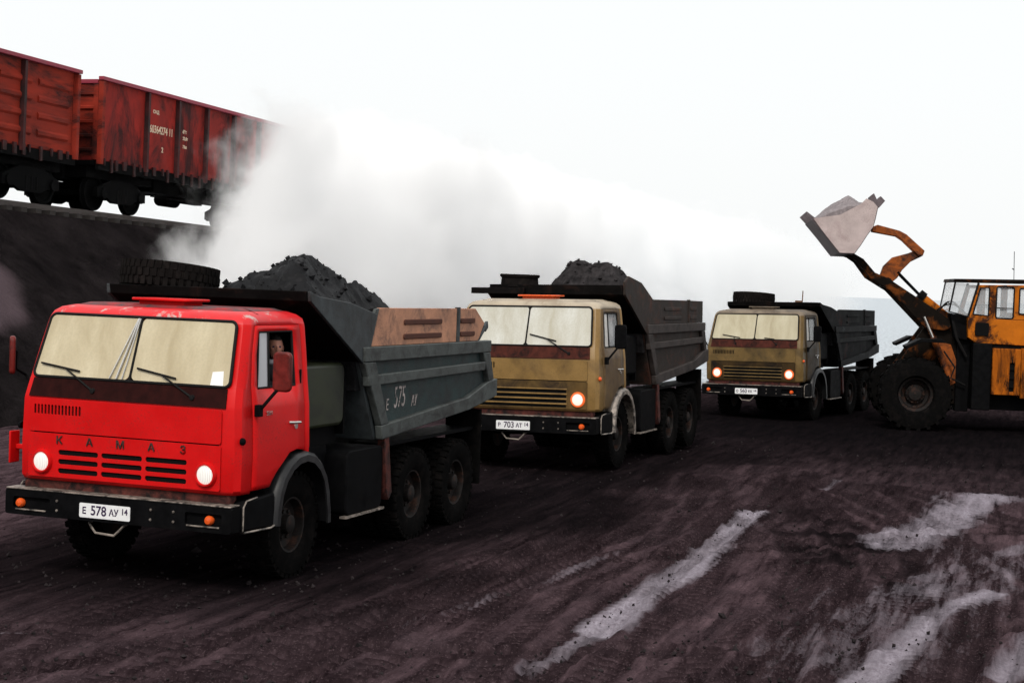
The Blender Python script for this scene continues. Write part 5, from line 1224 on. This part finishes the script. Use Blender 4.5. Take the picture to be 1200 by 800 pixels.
    mb.prism([(-0.60, 3.46), (-0.605, 3.46), (-0.505, 2.82), (-0.50, 2.82)], 'y', -yc + 0.03, yc - 0.03)
    mb.build('window_pane', M['glass_clear'], cb, smooth=0)
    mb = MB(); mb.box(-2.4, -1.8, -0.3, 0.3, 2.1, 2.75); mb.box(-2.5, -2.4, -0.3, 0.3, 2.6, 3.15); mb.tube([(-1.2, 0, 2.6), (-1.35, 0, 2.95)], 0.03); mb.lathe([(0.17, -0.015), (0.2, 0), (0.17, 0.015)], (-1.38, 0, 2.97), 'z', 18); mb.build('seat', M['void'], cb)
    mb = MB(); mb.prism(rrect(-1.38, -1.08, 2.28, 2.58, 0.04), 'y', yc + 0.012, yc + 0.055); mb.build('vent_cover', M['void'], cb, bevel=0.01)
    # hoses between tower and cab
    mb = MB()
    for k, (a, b_) in enumerate((((-0.30, 0.25, 2.72), (-0.85, 0.45, 2.78)), ((-0.28, 0.1, 2.78), (-0.95, 0.5, 2.72)), ((-0.45, 0.3, 2.55), (-0.9, 0.55, 2.5)))):
        a, b_ = Vector(a), Vector(b_); mb.tube([a + (b_ - a) * t + Vector((0, 0, (0.28 - 0.06 * k) * math.sin(math.pi * t))) for t in np.linspace(0, 1, 12)], 0.02, 6)
    mb.tube([(-0.45, 0.62, 1.9), (-0.7, 0.66, 1.55), (-0.62, 0.66, 1.3), (-0.95, 0.6, 1.15)], 0.022, 6); mb.tube([(-0.62, 0.6, 2.6), (-0.72, 0.62, 2.2), (-0.95, 0.6, 1.8)], 0.03, 6)
    mb.build('hydraulic_hose', M['gasket'], root, smooth=40)
    mb = MB(); mb.prism([(-0.55, 2.76), (-0.95, 2.72), (-0.97, 2.15), (-0.66, 2.2)], 'y', -0.55, 0.62); mb.build('valve_block', M['black'], root, bevel=0.03)
    # side body below the cab, engine hood
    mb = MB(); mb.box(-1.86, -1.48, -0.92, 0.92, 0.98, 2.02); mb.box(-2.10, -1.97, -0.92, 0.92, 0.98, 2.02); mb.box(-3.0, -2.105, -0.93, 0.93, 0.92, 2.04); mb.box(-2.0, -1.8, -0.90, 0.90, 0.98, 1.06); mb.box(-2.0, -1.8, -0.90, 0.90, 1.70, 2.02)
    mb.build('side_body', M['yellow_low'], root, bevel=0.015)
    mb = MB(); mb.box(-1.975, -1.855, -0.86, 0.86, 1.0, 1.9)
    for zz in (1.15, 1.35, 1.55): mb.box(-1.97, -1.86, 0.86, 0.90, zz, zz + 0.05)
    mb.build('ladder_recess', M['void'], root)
    mb = MB(); mb.box(-5.3, -3.22, -0.85, 0.85, 1.25, 2.55); mb.build('engine_hood', M['yellow'], root, bevel=0.06)
    mb = MB(); mb.tube([(-2.02, 0.0, 3.55), (-2.0, 0.0, 4.22)], 0.008, 5); mb.tube([(-2.02, 0, 3.80), (-1.97, 0, 3.83)], 0.012, 5); mb.build('aerial', M['gasket'], root)
    return root
build_loader()
def bucket_load():
    side = [(2.60, 4.74), (2.33, 4.47), (2.02, 4.08), (1.74, 4.08), (1.63, 4.23), (1.38, 4.64)]
    xs = np.linspace(1.36, 2.60, 26); ys = np.linspace(-1.38, 1.38, 46); X, Y = np.meshgrid(xs, ys)
    line = np.interp(X, [1.36, 2.60], [5.14, 4.74]); pk = np.interp(X, [1.36, 1.55, 1.82, 2.2, 2.6], [0.02, 0.10, 0.36, 0.24, 0.02])
    prof = np.clip(1 - (np.abs(Y) / 1.5) ** 3, 0, 1)
    Z = line + pk * prof + 0.10 * fbm(X * 3, Y * 3, 4, 4) * prof + 0.05 * fbm(X * 9, Y * 9, 2, 8)
    low = np.interp(X, [1.36, 1.63, 1.74, 2.02, 2.33, 2.60], [4.72, 4.27, 4.10, 4.10, 4.50, 4.75])
    Z = np.maximum(Z, low + 0.03)
    nr, nc = X.shape; N = nr * nc; mb = MB(); mb.v = [tuple(q) for q in np.stack([X, Y, Z], -1).reshape(-1, 3)] + [tuple(q) for q in np.stack([X, Y, low], -1).reshape(-1, 3)]
    for i in range(nr - 1):
        for j in range(nc - 1):
            a = i * nc + j; mb.face((a, a + 1, a + nc + 1, a + nc)); mb.face((N + a, N + a + nc, N + a + nc + 1, N + a + 1))
    for j in range(nc - 1): mb.face((j, N + j, N + j + 1, j + 1)); a = (nr - 1) * nc + j; mb.face((a, a + 1, N + a + 1, N + a))
    for i in range(nr - 1): a = i * nc; mb.face((a, a + nc, N + a + nc, N + a)); a = i * nc + nc - 1; mb.face((a, N + a, N + a + nc, a + nc))
    o = mb.build('coal_heap', M['spoil'], smooth=22); o.location = (LOADER[0], LOADER[1], LOADER[3]); o.rotation_euler = (0, 0, LOADER[2])
    tag(o, 'pale grey heap of coal in the raised loader bucket', 'coal heap', 'coal heaps carried in the trucks and the bucket')
bucket_load()
